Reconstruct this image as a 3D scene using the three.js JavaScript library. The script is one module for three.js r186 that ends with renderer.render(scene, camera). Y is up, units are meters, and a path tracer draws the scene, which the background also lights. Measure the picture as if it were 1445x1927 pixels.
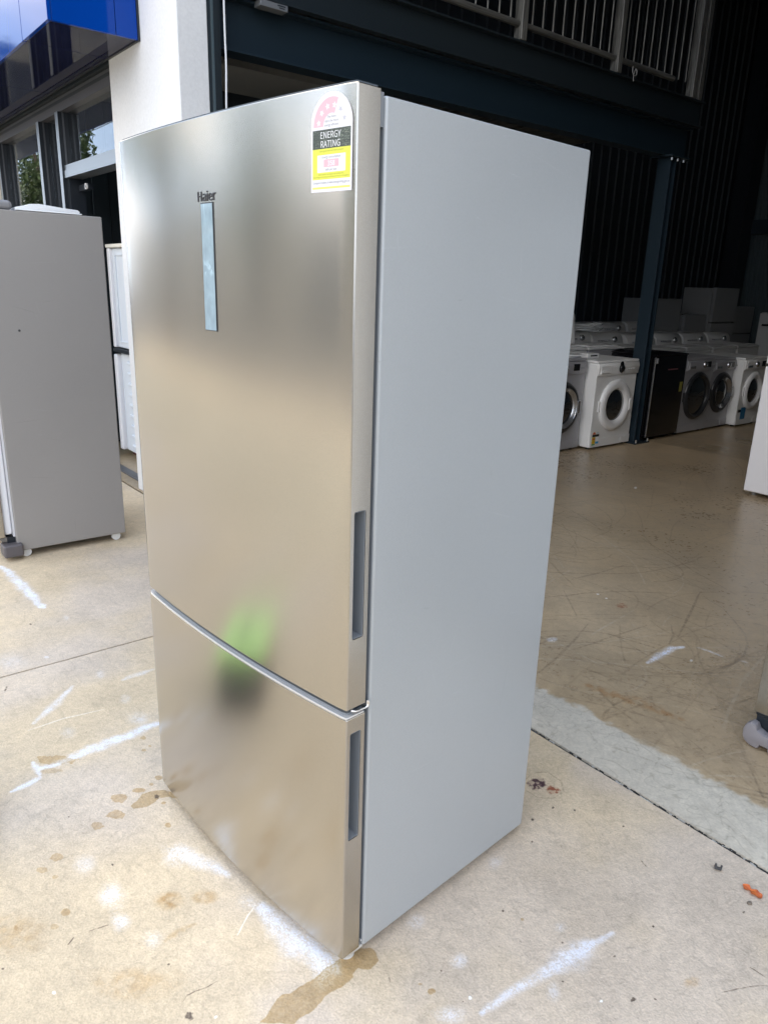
import * as THREE from 'three';
import { RoundedBoxGeometry } from 'three/addons/geometries/RoundedBoxGeometry.js';
import { mergeGeometries, toCreasedNormals } from 'three/addons/utils/BufferGeometryUtils.js';
import { FontLoader } from 'three/addons/loaders/FontLoader.js';
import { TextGeometry } from 'three/addons/geometries/TextGeometry.js';
import { Brush, Evaluator, SUBTRACTION } from 'three-bvh-csg';

// ------------------------------------------------------------------ camera, sky, sun, exposure
const scene = new THREE.Scene();
const camera = new THREE.PerspectiveCamera(69.8, 767 / 1024, 0.05, 400);
camera.position.set(0.988, 1.4215, 0.776);
camera.rotation.order = 'YXZ';
camera.rotation.set(-0.2993, 0.8887, 0.0318);
const renderer = new THREE.WebGLRenderer({ antialias: true });
renderer.toneMapping = THREE.LinearToneMapping;
renderer.toneMappingExposure = 2.85;
renderer.shadowMap.enabled = true;

function h3(x, y, z) { let n = Math.imul(x, 374761393) ^ Math.imul(y, 668265263) ^ Math.imul(z, 2147483647 ^ 0x5bd1e995); n = Math.imul(n ^ (n >>> 13), 1274126177); n ^= n >>> 16; return (n >>> 0) / 4294967295; }
function n2(x, y, s = 0) {
  const xi = Math.floor(x), yi = Math.floor(y); let fx = x - xi, fy = y - yi; fx = fx * fx * (3 - 2 * fx); fy = fy * fy * (3 - 2 * fy);
  const a = h3(xi, yi, s), b = h3(xi + 1, yi, s), c = h3(xi, yi + 1, s), d = h3(xi + 1, yi + 1, s);
  return a + (b - a) * fx + (c - a) * fy + (a - b - c + d) * fx * fy;
}
function fbm(x, y, o, s = 0) { let v = 0, a = 0.5, t = 0; for (let i = 0; i < o; i++) { v += a * n2(x, y, s + i); t += a; a *= 0.5; x = x * 2.03 + 11.3; y = y * 2.03 + 7.7; } return v / t; }
function n3(x, y, z, s) { const zi = Math.floor(z); let f = z - zi; f = f * f * (3 - 2 * f); return n2(x + zi * 17.31, y - zi * 9.17, s) * (1 - f) + n2(x + (zi + 1) * 17.31, y - (zi + 1) * 9.17, s) * f; }
function fbm3(x, y, z, o, s) { let v = 0, a = 0.5, t = 0; for (let i = 0; i < o; i++) { v += a * n3(x, y, z, s + i); t += a; a *= 0.5; x *= 2.07; y *= 2.07; z *= 2.07; } return v / t; }
const sst = (a, b, x) => { const t = Math.min(1, Math.max(0, (x - a) / (b - a))); return t * t * (3 - 2 * t); };
function makeRng(seed) { let s = seed >>> 0; return () => { s = (s + 0x6d2b79f5) | 0; let t = Math.imul(s ^ (s >>> 15), 1 | s); t = (t + Math.imul(t ^ (t >>> 7), 61 | t)) ^ t; return ((t ^ (t >>> 14)) >>> 0) / 4294967296; }; }
const rng = makeRng(77);

{ // bright blue sky with broken white cloud
  const W = 1024, H = 512, d = new Float32Array(W * H * 4);
  for (let j = 0; j < H; j++) for (let i = 0; i < W; i++) {
    const el = ((j + 0.5) / H - 0.5) * Math.PI, az = ((i + 0.5) / W - 0.5) * 2 * Math.PI;
    const y = Math.sin(el), c = Math.cos(el), x = c * Math.cos(az), z = c * Math.sin(az), k = (j * W + i) * 4;
    const t = Math.pow(Math.max(0, y), 0.5);
    let r = 0.68 - 0.36 * t, g = 0.78 - 0.26 * t, b = 0.92 - 0.07 * t;
    const q = 1.0 / (Math.max(0.0, y) + 0.22);
    const cl = 0.9 * sst(0.38, 0.74, fbm3(x * q * 2.1 + 32.0, z * q * 2.1 + 1.7, 4.2, 6, 5)) * sst(-0.02, 0.12, y);
    const lum = 1.5 + 0.4 * fbm3(x * 5, y * 5, z * 5, 3, 40);
    r += (lum * 1.1 - r) * cl; g += (lum * 0.995 - g) * cl; b += (lum * 0.88 - b) * cl;
    if (y < 0) { r = 0.5; g = 0.5; b = 0.5; }
    d[k] = r; d[k + 1] = g; d[k + 2] = b; d[k + 3] = 1;
  }
  const t = new THREE.DataTexture(d, W, H, THREE.RGBAFormat, THREE.FloatType);
  t.mapping = THREE.EquirectangularReflectionMapping; t.magFilter = t.minFilter = THREE.LinearFilter; t.needsUpdate = true;
  scene.background = t; scene.environment = t;
}
const sun = new THREE.DirectionalLight(0xfff1dc, 2.6);   // high behind the building: the forecourt lies in its shade
sun.position.set(-6, 30, -25); sun.target.position.set(0, 0, 0);
sun.castShadow = true; Object.assign(sun.shadow.camera, { left: -45, right: 45, top: 45, bottom: -45, near: 1, far: 120 }); sun.shadow.mapSize.set(4096, 4096);
scene.add(sun, sun.target);

// ------------------------------------------------------------------ helpers
const used = {};
function numbered(n) { used[n] = (used[n] ?? -1) + 1; return used[n] ? `${n}_${String(used[n]).padStart(3, '0')}` : n; }
const V = (x, y, z) => new THREE.Vector3(x, y, z);
function mesh(name, geo, m, parent = scene, pos, rot) {
  const o = new THREE.Mesh(geo, m); o.name = parent === scene ? numbered(name) : name; o.castShadow = o.receiveShadow = true;
  if (pos) o.position.set(...pos); if (rot) o.rotation.set(...rot); parent.add(o); return o;
}
function tag(o, label, category, group) { o.userData.label = label; o.userData.category = category; if (group) o.userData.group = group; return o; }
function thing(name, label, category, [x, y, z] = [0, 0, 0], ry = 0, group) {
  const o = new THREE.Group(); o.name = numbered(name); o.position.set(x, y, z); o.rotation.y = ry; scene.add(o); return tag(o, label, category, group);
}
function copyOf(src, pos, ry, label) { const c = src.clone(); c.name = numbered(src.name.replace(/_\d+$/, '')); c.userData = { ...src.userData }; if (label) c.userData.label = label; c.position.set(...pos); c.rotation.y = ry; scene.add(c); return c; }
function setting(o) { o.userData.kind = 'structure'; return o; }
// box from min/max corners
function bx(x0, x1, y0, y1, z0, z1, r = 0, seg = 2) {
  const w = Math.abs(x1 - x0), h = Math.abs(y1 - y0), d = Math.abs(z1 - z0);
  const g = r > 0 ? new RoundedBoxGeometry(w, h, d, seg, Math.min(r, w / 2.01, h / 2.01, d / 2.01)) : new THREE.BoxGeometry(w, h, d);
  return g.translate((x0 + x1) / 2, (y0 + y1) / 2, (z0 + z1) / 2);
}
const plainGeo = (g) => { const q = g.index ? g.toNonIndexed() : g; for (const k of Object.keys(q.attributes)) if (!['position', 'normal', 'uv'].includes(k)) q.deleteAttribute(k); q.clearGroups?.(); return q; };
const merge = (...gs) => mergeGeometries(gs.map(plainGeo));
function tube(pts, r, seg = 24, rad = 8) { return new THREE.TubeGeometry(new THREE.CatmullRomCurve3(pts.map((p) => V(...p))), seg, r, rad, false); }
function cyl(r0, r1, h, seg = 20) { return new THREE.CylinderGeometry(r0, r1, h, seg); }
function extrude(pts, depth, bevel = 0, holes = [], crease = 0.5) {   // profile in x,y pushed along +z
  const s = new THREE.Shape(pts.map((p) => new THREE.Vector2(...p))); for (const h of holes) s.holes.push(new THREE.Path(h.map((p) => new THREE.Vector2(...p))));
  const g = new THREE.ExtrudeGeometry(s, { depth, bevelEnabled: bevel > 0, bevelThickness: bevel, bevelSize: bevel, bevelOffset: -bevel, bevelSegments: 2, steps: 1 });
  return toCreasedNormals(plainGeo(g), crease);
}
function uvBy(g, fn) { const p = g.attributes.position, n = g.attributes.normal, u = new Float32Array(p.count * 2); for (let i = 0; i < p.count; i++) { const [a, b] = fn(p.getX(i), p.getY(i), p.getZ(i), n.getX(i), n.getY(i), n.getZ(i)); u[2 * i] = a; u[2 * i + 1] = b; } g.setAttribute('uv', new THREE.BufferAttribute(u, 2)); return g; }
const triUV = (s = 1) => (x, y, z, nx, ny, nz) => (Math.abs(ny) > 0.7 ? [x / s, z / s] : Math.abs(nx) > 0.7 ? [z / s, y / s] : [x / s, y / s]);
function std(c, roughness = 0.6, metalness = 0, extra = {}) { const m = new THREE.MeshPhysicalMaterial({ roughness, metalness, ...extra }); Array.isArray(c) ? m.color.setRGB(...c) : m.color.set(c); return m; }
// textures: fn(u, v) -> [r,g,b] 0..255 sRGB
function tex(n, m, fn, srgb = true, repeat = true) {
  const d = new Uint8Array(n * m * 4);
  for (let j = 0; j < m; j++) for (let i = 0; i < n; i++) { const c = fn(i, j), k = (j * n + i) * 4; d[k] = c[0]; d[k + 1] = c[1]; d[k + 2] = c[2]; d[k + 3] = 255; }
  return dtex(d, n, m, srgb, repeat);
}
function dtex(d, n, m, srgb, repeat) {
  const t = new THREE.DataTexture(d, n, m, THREE.RGBAFormat); t.magFilter = THREE.LinearFilter; t.minFilter = THREE.LinearMipmapLinearFilter; t.generateMipmaps = true;
  if (repeat) t.wrapS = t.wrapT = THREE.RepeatWrapping; if (srgb) t.colorSpace = THREE.SRGBColorSpace; t.needsUpdate = true; return t;
}
// noise that repeats every p cells
function pn(x, y, p, s) { const w = (a) => ((a % p) + p) % p, xi = Math.floor(x), yi = Math.floor(y); let fx = x - xi, fy = y - yi; fx = fx * fx * (3 - 2 * fx); fy = fy * fy * (3 - 2 * fy); const a = h3(w(xi), w(yi), s), b = h3(w(xi + 1), w(yi), s), c = h3(w(xi), w(yi + 1), s), d = h3(w(xi + 1), w(yi + 1), s); return a + (b - a) * fx + (c - a) * fy + (a - b - c + d) * fx * fy; }
function pfbm(u, v, p, o, s) { let r = 0, a = 0.5, t = 0; for (let i = 0; i < o; i++) { r += a * pn(u * p, v * p, p, s + i); t += a; a *= 0.55; p *= 2; } return r / t; }

// ------------------------------------------------------------------ floor marks, in metres on the ground (x, z)
const MARKS_A = [
['W',0.6,0.0153,[[-1.471,-0.006],[-1.482,-0.125]]],
['W',0.6,0.016,[[-1.529,0.159],[-1.431,0.252],[-1.363,0.332]]],
['S',0.6,0.0051,[[-1.332,0.356],[-1.337,0.243],[-1.314,0.117]]],
['w',0.45,-1.558,0.049,0.009,-0.013,0.035,0.011],
['w',0.5,-1.337,0.033,0.011,-0.015,0.027,0.01],
['W',1,0.0228,[[-1.13,-0.023],[-1.116,0.109],[-1.112,0.202],[-1.101,0.311],[-1.1,0.379]]],
['W',0.9,0.0107,[[-1.149,0.389],[-1.105,0.386],[-1.069,0.387]]],
['W',1,0.0122,[[-1.061,0.389],[-1.049,0.43],[-1.042,0.471]]],
['w',0.5,-1.191,0.041,0.019,-0.026,0.036,0.014],
['w',0.35,-1.25,0.258,0.015,-0.021,0.03,0.009],
['b',0.7,-1.123,0.331,0.036,-0.049,0.024,0.007],
['b',0.4,-1.076,0.355,0.017,-0.023,0.013,0.004],
['b',0.7,-1.074,0.071,0.006,-0.008,0.011,0.004],
['b',0.8,-1.011,0.095,0.005,-0.007,0.008,0.003],
['b',0.7,-1.02,0.071,0.003,-0.004,0.005,0.002],
['P',0.9,[[-0.786,0.224],[-0.798,0.198],[-0.816,0.176],[-0.807,0.144],[-0.797,0.119],[-0.778,0.105],[-0.75,0.098],[-0.734,0.103],[-0.753,0.122],[-0.767,0.145],[-0.754,0.165],[-0.753,0.197],[-0.766,0.219]]],
['b',0.75,-0.834,0.235,0.014,-0.019,0.02,0.007],
['b',0.7,-0.771,0.265,0.016,-0.021,0.017,0.006],
['b',0.6,-0.762,0.323,0.009,-0.013,0.016,0.005],
['b',0.8,-0.834,0.178,0.011,-0.015,0.011,0.004],
['b',0.9,-0.647,0.168,0.005,-0.007,0.01,0.004],
['b',0.6,-0.705,0.441,0.01,-0.014,0.015,0.004],
['b',0.5,-0.682,0.482,0.009,-0.013,0.011,0.003],
['b',0.5,-0.64,0.463,0.005,-0.007,0.007,0.002],
['b',0.7,-0.512,0.473,0.007,-0.009,0.011,0.003],
['b',0.7,-0.536,0.576,0.003,-0.004,0.009,0.002],
['b',0.4,-0.487,0.506,0.006,-0.008,0.009,0.002],
['b',0.7,-0.853,0.109,0.007,-0.01,0.009,0.004],
['b',0.7,-0.839,0.139,0.005,-0.007,0.007,0.003],
['b',0.7,-0.741,0.143,0.004,-0.006,0.006,0.003],
['b',0.9,0.151,-0.073,0.005,-0.007,0.005,0.004],
['b',0.9,0.144,-0.369,0.003,-0.004,0.003,0.003],
['b',0.6,0.125,-0.065,0.003,-0.004,0.002,0.002],
['f',0.8,-0.405,0.267,0.023,-0.03,0.024,0.01],
['f',0.6,-0.365,0.199,0.018,-0.024,0.021,0.01],
['f2',0.5,0.0094,[[-0.299,0.324],[-0.306,0.283],[-0.303,0.248]]],  // long faint shadow drawn as a brown streak
['f',0.35,-0.516,0.582,0.042,-0.056,0.072,0.017],
['f',0.35,-0.243,0.417,0.06,-0.08,0.047,0.017],
['f',0.6,0.477,-0.54,0.01,-0.013,0.007,0.012],
['w',0.85,-0.528,0.187,0.028,-0.037,0.034,0.015],
['W',0.7,0.0205,[[-0.516,0.184],[-0.458,0.145],[-0.394,0.118]]],
['w',0.7,-0.5,0.376,0.018,-0.024,0.038,0.013],
['w',0.7,-0.412,0.382,0.015,-0.019,0.023,0.008],
['w',0.4,-0.636,0.393,0.016,-0.021,0.032,0.01],
['w',0.4,-0.323,0.344,0.013,-0.017,0.024,0.01],
['W',1,0.033,[[-0.25,0.109],[-0.177,0.095],[-0.092,0.077],[-0.009,0.055]]],
['w',0.4,-0.281,0.12,0.02,-0.026,0.022,0.012],
['w',0.7,-0.01,0.089,0.015,-0.02,0.025,0.017],
['S',1,0.0022,[[-0.269,0.112],[-0.251,0.142],[-0.231,0.168],[-0.217,0.187]]],
['d',0.8,-0.104,0.354,0.005,-0.006,0.009,0.004],
['d',0.8,-0.777,0.147,0.004,-0.006,0.009,0.004],
['s',0.8,0.0015,[[-0.139,0.354],[-0.147,0.339],[-0.147,0.321],[-0.141,0.297],[-0.139,0.271]]],
['W1',1,-0.319,0.554,0.002,-0.003,0.004,0.001],
['W1',1,-0.069,0.313,0.002,-0.003,0.003,0.002],
['W1',1,0.212,-0.128,0.002,-0.003,0.003,0.003],
['W1',1,0.384,-0.343,0.002,-0.003,0.002,0.003],
['P',1,[[-0.032,0.038],[-0.021,-0.018],[-0.011,-0.036],[0.008,-0.038],[0.024,-0.033],[0.031,-0.02],[0.032,-0.003],[0.016,0.018],[0.025,0.039],[0.031,0.057],[0.032,0.078],[0.028,0.102],[0.037,0.145],[0.04,0.194],[-0.003,0.249],[-0.018,0.217],[-0.033,0.184],[-0.022,0.159],[-0.022,0.106],[-0.027,0.057]]],
['W',0.7,0.0139,[[0.249,-0.123],[0.261,-0.241],[0.272,-0.328],[0.283,-0.433],[0.297,-0.506]]],
['W',0.9,0.0285,[[0.27,-0.308],[0.282,-0.386],[0.286,-0.449]]],
['w',0.6,0.135,-0.173,0.011,-0.015,0.013,0.013],
['w',0.5,-0.002,-0.165,0.012,-0.016,0.016,0.014],
['w',0.35,-0.019,-0.45,0.013,-0.018,0.018,0.019],
['w',0.6,0.216,-0.069,0.02,-0.026,0.015,0.014],
['w',0.5,0.213,-0.424,0.009,-0.012,0.009,0.012],
['w',0.5,0.308,-0.28,0.008,-0.011,0.014,0.017],
['d',0.9,0.423,-0.401,0.004,-0.005,0.003,0.005],
['d',0.9,0.336,-0.458,0.002,-0.002,0.001,0.002],
['d',0.9,0.209,-0.11,0.001,-0.002,0.001,0.001],
['d',0.9,-0.067,-0.652,0.003,-0.004,0.003,0.004],
['d',0.9,-0.011,-0.586,0.002,-0.003,0.003,0.003],
['d',0.9,-0.065,-0.74,0.002,-0.003,0.003,0.004],
['d',0.9,0.243,-0.394,0.002,-0.002,0.002,0.002],
['d',0.9,0.306,-0.315,0.002,-0.002,0.002,0.002],
['d',0.9,0.129,-0.123,0.001,-0.002,0.002,0.001],
['d',0.9,0.343,-0.602,0.002,-0.003,0.002,0.003],
['d',0.9,0.102,-0.838,0.002,-0.002,0.002,0.003],
['d',0.9,0.451,-0.439,0.002,-0.002,0.001,0.002],
['d',0.9,-0.839,0.372,0.002,-0.002,0.003,0.001],
['d',0.9,-0.596,0.337,0.002,-0.002,0.003,0.001],
['d',0.9,-0.24,0.339,0.002,-0.002,0.002,0.001],
['d',0.9,-0.441,0.624,0.002,-0.003,0.003,0.001],
['d',0.9,0.453,-0.816,0.002,-0.003,0.002,0.004],
['s',0.8,0.0018,[[0.073,-0.021],[0.082,-0.017]]],
['s',0.6,0.0021,[[0.528,-0.568],[0.553,-0.619],[0.582,-0.666]]],
['s',0.8,0.002,[[0.536,-0.679],[0.571,-0.681]]],
['s',0.8,0.0025,[[0.207,-0.764],[0.225,-0.757]]],
['s',0.9,0.0044,[[-1.635,0.358],[-1.662,0.345]]],
['s',0.6,0.0022,[[-0.428,0.446],[-0.42,0.407]]],
['s',0.8,0.0024,[[-0.42,0.497],[-0.432,0.48]]],
['s',0.0001,0.0023,[[-0.307,0.032],[-0.298,-0.025]]],
['r',1,-0.165,-0.788,0.019,-0.026,0.021,0.025],
['R',0.9,-0.114,-0.803,0.013,-0.018,0.014,0.017],
['s',0.22,0.0041,[[-0.194,-0.764],[-0.206,-0.812],[-0.18,-0.856],[-0.128,-0.855],[-0.091,-0.821],[-0.092,-0.773],[-0.123,-0.738],[-0.161,-0.735]]]
];
const MARKS_F = [
['R',0.7,-0.787,-2.141,0.018,-0.026,0.018,0.027],
['W',1,0.0186,[[-0.396,-1.741],[-0.401,-1.834],[-0.407,-1.945],[-0.387,-1.99]]],
['W',0.7,0.0075,[[-0.345,-2.034],[-0.296,-2.045],[-0.241,-2.044]]],
['W',0.6,0.0072,[[-0.186,-2.074],[-0.155,-2.081]]],
['w',1,-0.754,-1.579,0.012,-0.017,0.016,0.02],
['W1',0.8,-0.94,-2.161,0.005,-0.007,0.006,0.008],
['W1',0.8,-0.884,-2.152,0.004,-0.005,0.006,0.008],
['W1',0.8,-0.301,-1.905,0.004,-0.005,0.005,0.008],
['W1',0.8,-2.029,-4.142,0.007,-0.011,0.018,0.028],
['s',0.3,0.0075,[[-0.604,-2.569],[-0.487,-2.52],[-0.388,-2.428],[-0.294,-2.338],[-0.236,-2.247],[-0.196,-2.139],[-0.184,-2.025],[-0.211,-1.862],[-0.292,-1.733],[-0.352,-1.614]]],
['s',0.35,0.0088,[[-0.655,-2.61],[-0.536,-2.296],[-0.448,-2.056]]],
['s',0.3,0.006,[[-0.537,-2.149],[-0.472,-2.058],[-0.435,-1.963]]],
['s',0.3,0.0081,[[-1.137,-2.212],[-1.112,-2.38],[-1.098,-2.648]]],
['s',0.3,0.0083,[[-0.599,-1.302],[-0.642,-1.485],[-0.703,-1.686],[-0.757,-1.834]]],
['s',0.25,0.0063,[[-1.072,-2.063],[-0.838,-1.863]]],
['s',0.25,0.0037,[[0.093,-1.479],[0.07,-1.35],[-0.075,-1.405]]],
['R2',0.5,0.0285,[[-0.432,-1.393],[-0.336,-1.41],[-0.21,-1.456],[-0.095,-1.47]]]
];
const MARKS_B = [
['W',1,0.0283,[[-2.916,0.093],[-2.63,0.069],[-2.29,0.059]]],
['w',0.4,-2.12,0.006,0.008,-0.011,0.027,0.008],
['w',0.3,-1.849,0.292,0.039,-0.055,0.06,0.014],
['w',1,-1.806,0.172,0.005,-0.007,0.009,0.002],
['d',0.9,-2.142,0.147,0.003,-0.004,0.008,0.002]
];
// paints concrete with its stains and one drawn shadow; returns colour, roughness and bump textures
function paintFloor(n, x0, x1, z0, z1, base, marks, extra) {
  const col = new Float32Array(n * n * 3), rough = new Float32Array(n * n), bump = new Float32Array(n * n), sx = (x1 - x0) / n, sz = (z1 - z0) / n;
  for (let j = 0; j < n; j++) for (let i = 0; i < n; i++) { const k = j * n + i, c = base(x0 + (i + 0.5) * sx, z0 + (j + 0.5) * sz); col[3 * k] = c[0]; col[3 * k + 1] = c[1]; col[3 * k + 2] = c[2]; rough[k] = c[3]; bump[k] = c[4]; }
  const over = (bx0, bx1, bz0, bz1, f) => {
    const i0 = Math.max(0, Math.floor((bx0 - x0) / sx)), i1 = Math.min(n - 1, Math.ceil((bx1 - x0) / sx)), j0 = Math.max(0, Math.floor((bz0 - z0) / sz)), j1 = Math.min(n - 1, Math.ceil((bz1 - z0) / sz));
    for (let j = j0; j <= j1; j++) for (let i = i0; i <= i1; i++) f(x0 + (i + 0.5) * sx, z0 + (j + 0.5) * sz, j * n + i);
  };
  const mix = (k, c, a) => { for (let q = 0; q < 3; q++) col[3 * k + q] += (c[q] - col[3 * k + q]) * a; };
  const mul = (k, c, a) => { for (let q = 0; q < 3; q++) col[3 * k + q] *= 1 + (c[q] - 1) * a; };
  const WHITE = [226, 229, 240];
  const powder = (x, z) => 0.18 + 0.82 * sst(0.34, 0.6, 0.55 * n2(x * 420, z * 420, 3) + 0.45 * fbm(x * 60, z * 60, 3, 8));
  for (const m of marks) {
    const kind = m[0], k0 = m[1];
    if (kind === 'P') {
      const P = m[2], xs = P.map((p) => p[0]), zs = P.map((p) => p[1]);
      over(Math.min(...xs) - 0.03, Math.max(...xs) + 0.03, Math.min(...zs) - 0.03, Math.max(...zs) + 0.03, (x, z, k) => {
        const px = x + (fbm(x * 45, z * 45, 3, 21) - 0.5) * 0.014, pz = z + (fbm(x * 45, z * 45, 3, 31) - 0.5) * 0.014; let inside = false, dmin = 1;
        for (let a = 0, b = P.length - 1; a < P.length; b = a++) {
          const [xa, za] = P[a], [xb, zb] = P[b]; if ((za > pz) !== (zb > pz) && px < ((xb - xa) * (pz - za)) / (zb - za) + xa) inside = !inside;
          const ex = xb - xa, ez = zb - za, t = Math.min(1, Math.max(0, ((px - xa) * ex + (pz - za) * ez) / (ex * ex + ez * ez))); dmin = Math.min(dmin, Math.hypot(px - xa - t * ex, pz - za - t * ez));
        }
        if (!inside) return; const e = sst(0, 0.0025, dmin); mul(k, [0.80, 0.72, 0.555], k0 * e * (0.82 + 0.18 * sst(0.006, 0.0, dmin)) * (0.85 + 0.3 * (n2(x * 300, z * 300, 5) - 0.5))); rough[k] += (0.42 - rough[k]) * 0.7 * e;
      });
    } else if (typeof m[3] === 'number') {
      const [, , cx, cz, ax, az, ex, ez] = m, det = ax * ez - az * ex, R = 1.6 * Math.max(Math.hypot(ax, az), Math.hypot(ex, ez));
      over(cx - R, cx + R, cz - R, cz + R, (x, z, k) => {
        const dx = x - cx, dz = z - cz, a = (dx * ez - dz * ex) / det, b = (ax * dz - az * dx) / det; let q = Math.hypot(a, b);
        if (kind === 'w') { q *= 0.5 + 0.6 * fbm(x * 22 + cx * 9, z * 22, 4, 51); const s = sst(1.15, 0.05, q); if (s > 0) mix(k, WHITE, k0 * s * powder(x, z)); }
        else if (kind === 'b') { q *= 0.5 + 1.0 * fbm(x * 85 + cx * 31, z * 85, 4, 61); if (q < 1) { const e = sst(1, 0.82, q) * (0.7 + 0.5 * n2(x * 150, z * 150, 63)); mul(k, [0.82, 0.72, 0.54], k0 * e * (0.75 + 0.35 * sst(0.7, 1, q))); rough[k] += (0.5 - rough[k]) * 0.5 * e; } }
        else if (kind === 'f') { q *= 0.6 + 0.8 * fbm(x * 14 + cx, z * 14, 4, 71); const s = sst(1.2, 0.3, q); if (s > 0) mul(k, [0.87, 0.78, 0.64], k0 * s * (0.4 + 0.9 * sst(0.35, 0.7, fbm(x * 55, z * 55, 4, 75)))); }
        else if (kind === 'd') { q *= 0.6 + 0.8 * n2(x * 260, z * 260, 81); if (q < 1) mix(k, [58, 47, 40], k0 * sst(1, 0.7, q) * (0.55 + 0.45 * n2(x * 500, z * 500, 83))); }
        else if (kind === 'W1') { q *= 0.75 + 0.5 * n2(x * 200, z * 200, 85); if (q < 1) mix(k, [240, 240, 240], k0 * sst(1, 0.8, q)); }
        else if (kind === 'r' || kind === 'R') { q *= 0.55 + 0.9 * fbm(x * 60, z * 60, 4, kind === 'r' ? 91 : 95); if (q < 1) mix(k, kind === 'r' ? [88, 66, 66] : [140, 82, 58], k0 * sst(1, 0.6, q) * (0.2 + 0.9 * sst(0.4, 0.62, fbm(x * 110, z * 110, 3, 97)))); }
      });
    } else {
      const [, , w, P] = m, xs = P.map((p) => p[0]), zs = P.map((p) => p[1]), pad = w * 2.2 + 0.005; let L = 0; const acc = [0]; for (let a = 1; a < P.length; a++) acc.push(L += Math.hypot(P[a][0] - P[a - 1][0], P[a][1] - P[a - 1][1]));
      const thin = kind === 's' || kind === 'S';
      over(Math.min(...xs) - pad, Math.max(...xs) + pad, Math.min(...zs) - pad, Math.max(...zs) + pad, (x, z, k) => {
        let best = 9, s = 0; const wob = thin ? 0.004 : w * 0.9, px = x + (fbm(x * (thin ? 30 : 26), z * 26, 3, 101) - 0.5) * wob, pz = z + (fbm(x * 26, z * 26, 3, 111) - 0.5) * wob;
        for (let a = 1; a < P.length; a++) { const [xa, za] = P[a - 1], ex = P[a][0] - xa, ez = P[a][1] - za, t = Math.min(1, Math.max(0, ((px - xa) * ex + (pz - za) * ez) / (ex * ex + ez * ez + 1e-9))), d = Math.hypot(px - xa - t * ex, pz - za - t * ez); if (d < best) { best = d; s = (acc[a - 1] + t * (acc[a] - acc[a - 1])) / L; } }
        const taper = 0.45 + 0.55 * Math.sin(Math.PI * Math.min(1, Math.max(0, s))), ww = w * taper;
        if (best > ww * 1.7) return;
        if (kind === 'W') mix(k, WHITE, Math.min(1, k0 * sst(ww * 1.65, ww * 0.1, best) * (0.25 + 0.75 * powder(x, z)) * (0.6 + 0.8 * fbm(x * 18, z * 18, 3, 121))));
        else if (kind === 's') { const a = sst(ww, ww * 0.3, best) * k0 * (0.35 + 0.65 * sst(0.35, 0.55, n2(x * 120, z * 120, 131))); mix(k, [74, 62, 50], a); bump[k] -= 0.3 * a; }
        else if (kind === 'S') mix(k, [238, 234, 225], sst(ww, ww * 0.3, best) * k0 * (0.6 + 0.4 * n2(x * 150, z * 150, 133)));
        else mul(k, kind === 'f2' ? [0.86, 0.77, 0.62] : [0.86, 0.68, 0.5], k0 * sst(ww * 1.6, 0, best) * sst(0.3, 0.7, fbm(x * 45, z * 45, 4, 141)));
      });
    }
  }
  if (extra) extra(over, mix, mul, rough, bump);
  const c8 = new Uint8Array(n * n * 4), r8 = new Uint8Array(n * n * 4);
  for (let k = 0; k < n * n; k++) { for (let q = 0; q < 3; q++) c8[4 * k + q] = Math.max(0, Math.min(255, col[3 * k + q])); c8[4 * k + 3] = r8[4 * k + 3] = 255; r8[4 * k] = Math.max(0, Math.min(255, bump[k] * 255)); r8[4 * k + 1] = Math.max(0, Math.min(255, rough[k] * 255)); }
  return { map: dtex(c8, n, n, true, false), rb: dtex(r8, n, n, false, false) };
}
function concreteBase(warm, seed) {
  return (x, z) => {
    const big = fbm(x * 1.7 + seed, z * 1.7, 4, seed), mid = fbm(x * 8, z * 8 + seed, 4, seed + 7), fine = fbm(x * 70, z * 70, 3, seed + 13), gr = n2(x * 330, z * 330, seed + 19), gr2 = n2(x * 640, z * 640, seed + 23);
    const cool = sst(0.30, 0.75, fbm(x * 2.3 + 5, z * 2.3, 4, seed + 29) + warm(x, z));
    let l = 1 + (big - 0.5) * 0.10 + (mid - 0.5) * 0.11 + (fine - 0.5) * 0.10 + (gr - 0.5) * 0.10 + (gr2 - 0.5) * 0.10;
    const pore = n2(x * 210, z * 210, seed + 37); if (pore > 0.93) l *= 1 - (pore - 0.93) * 2.6;
    const swirl = Math.abs(fbm(x * 12 + fbm(x * 5, z * 5, 2, 3) * 3, z * 12, 3, seed + 41) - 0.5); l *= 1 - 0.05 * sst(0.03, 0.0, swirl);
    const r = (200 - 3 * cool) * l, g = (181.5 + 1 * cool) * l, b = (152 + 13 * cool) * l;
    return [r, g, b, 0.62 + (mid - 0.5) * 0.3, 0.5 + (fine - 0.5) * 0.5 + (gr - 0.5) * 0.35 + (gr2 - 0.5) * 0.3];
  };
}
function floorMat(t, bumpScale = 0.0016) { return new THREE.MeshPhysicalMaterial({ map: t.map, roughnessMap: t.rb, roughness: 1, bumpMap: t.rb, bumpScale, metalness: 0 }); }
function slab(name, x0, x1, z0, z1, mat, tile = 0, y1 = 0, y0 = -0.1) { // z0 < z1
  const g = uvBy(bx(x0, x1, y0, y1, z0, z1), (x, y, z) => (tile ? [x / tile, z / tile] : [(x - x0) / (x1 - x0), (z - z0) / (z1 - z0)]));
  return setting(mesh(name, g, mat));
}
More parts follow.
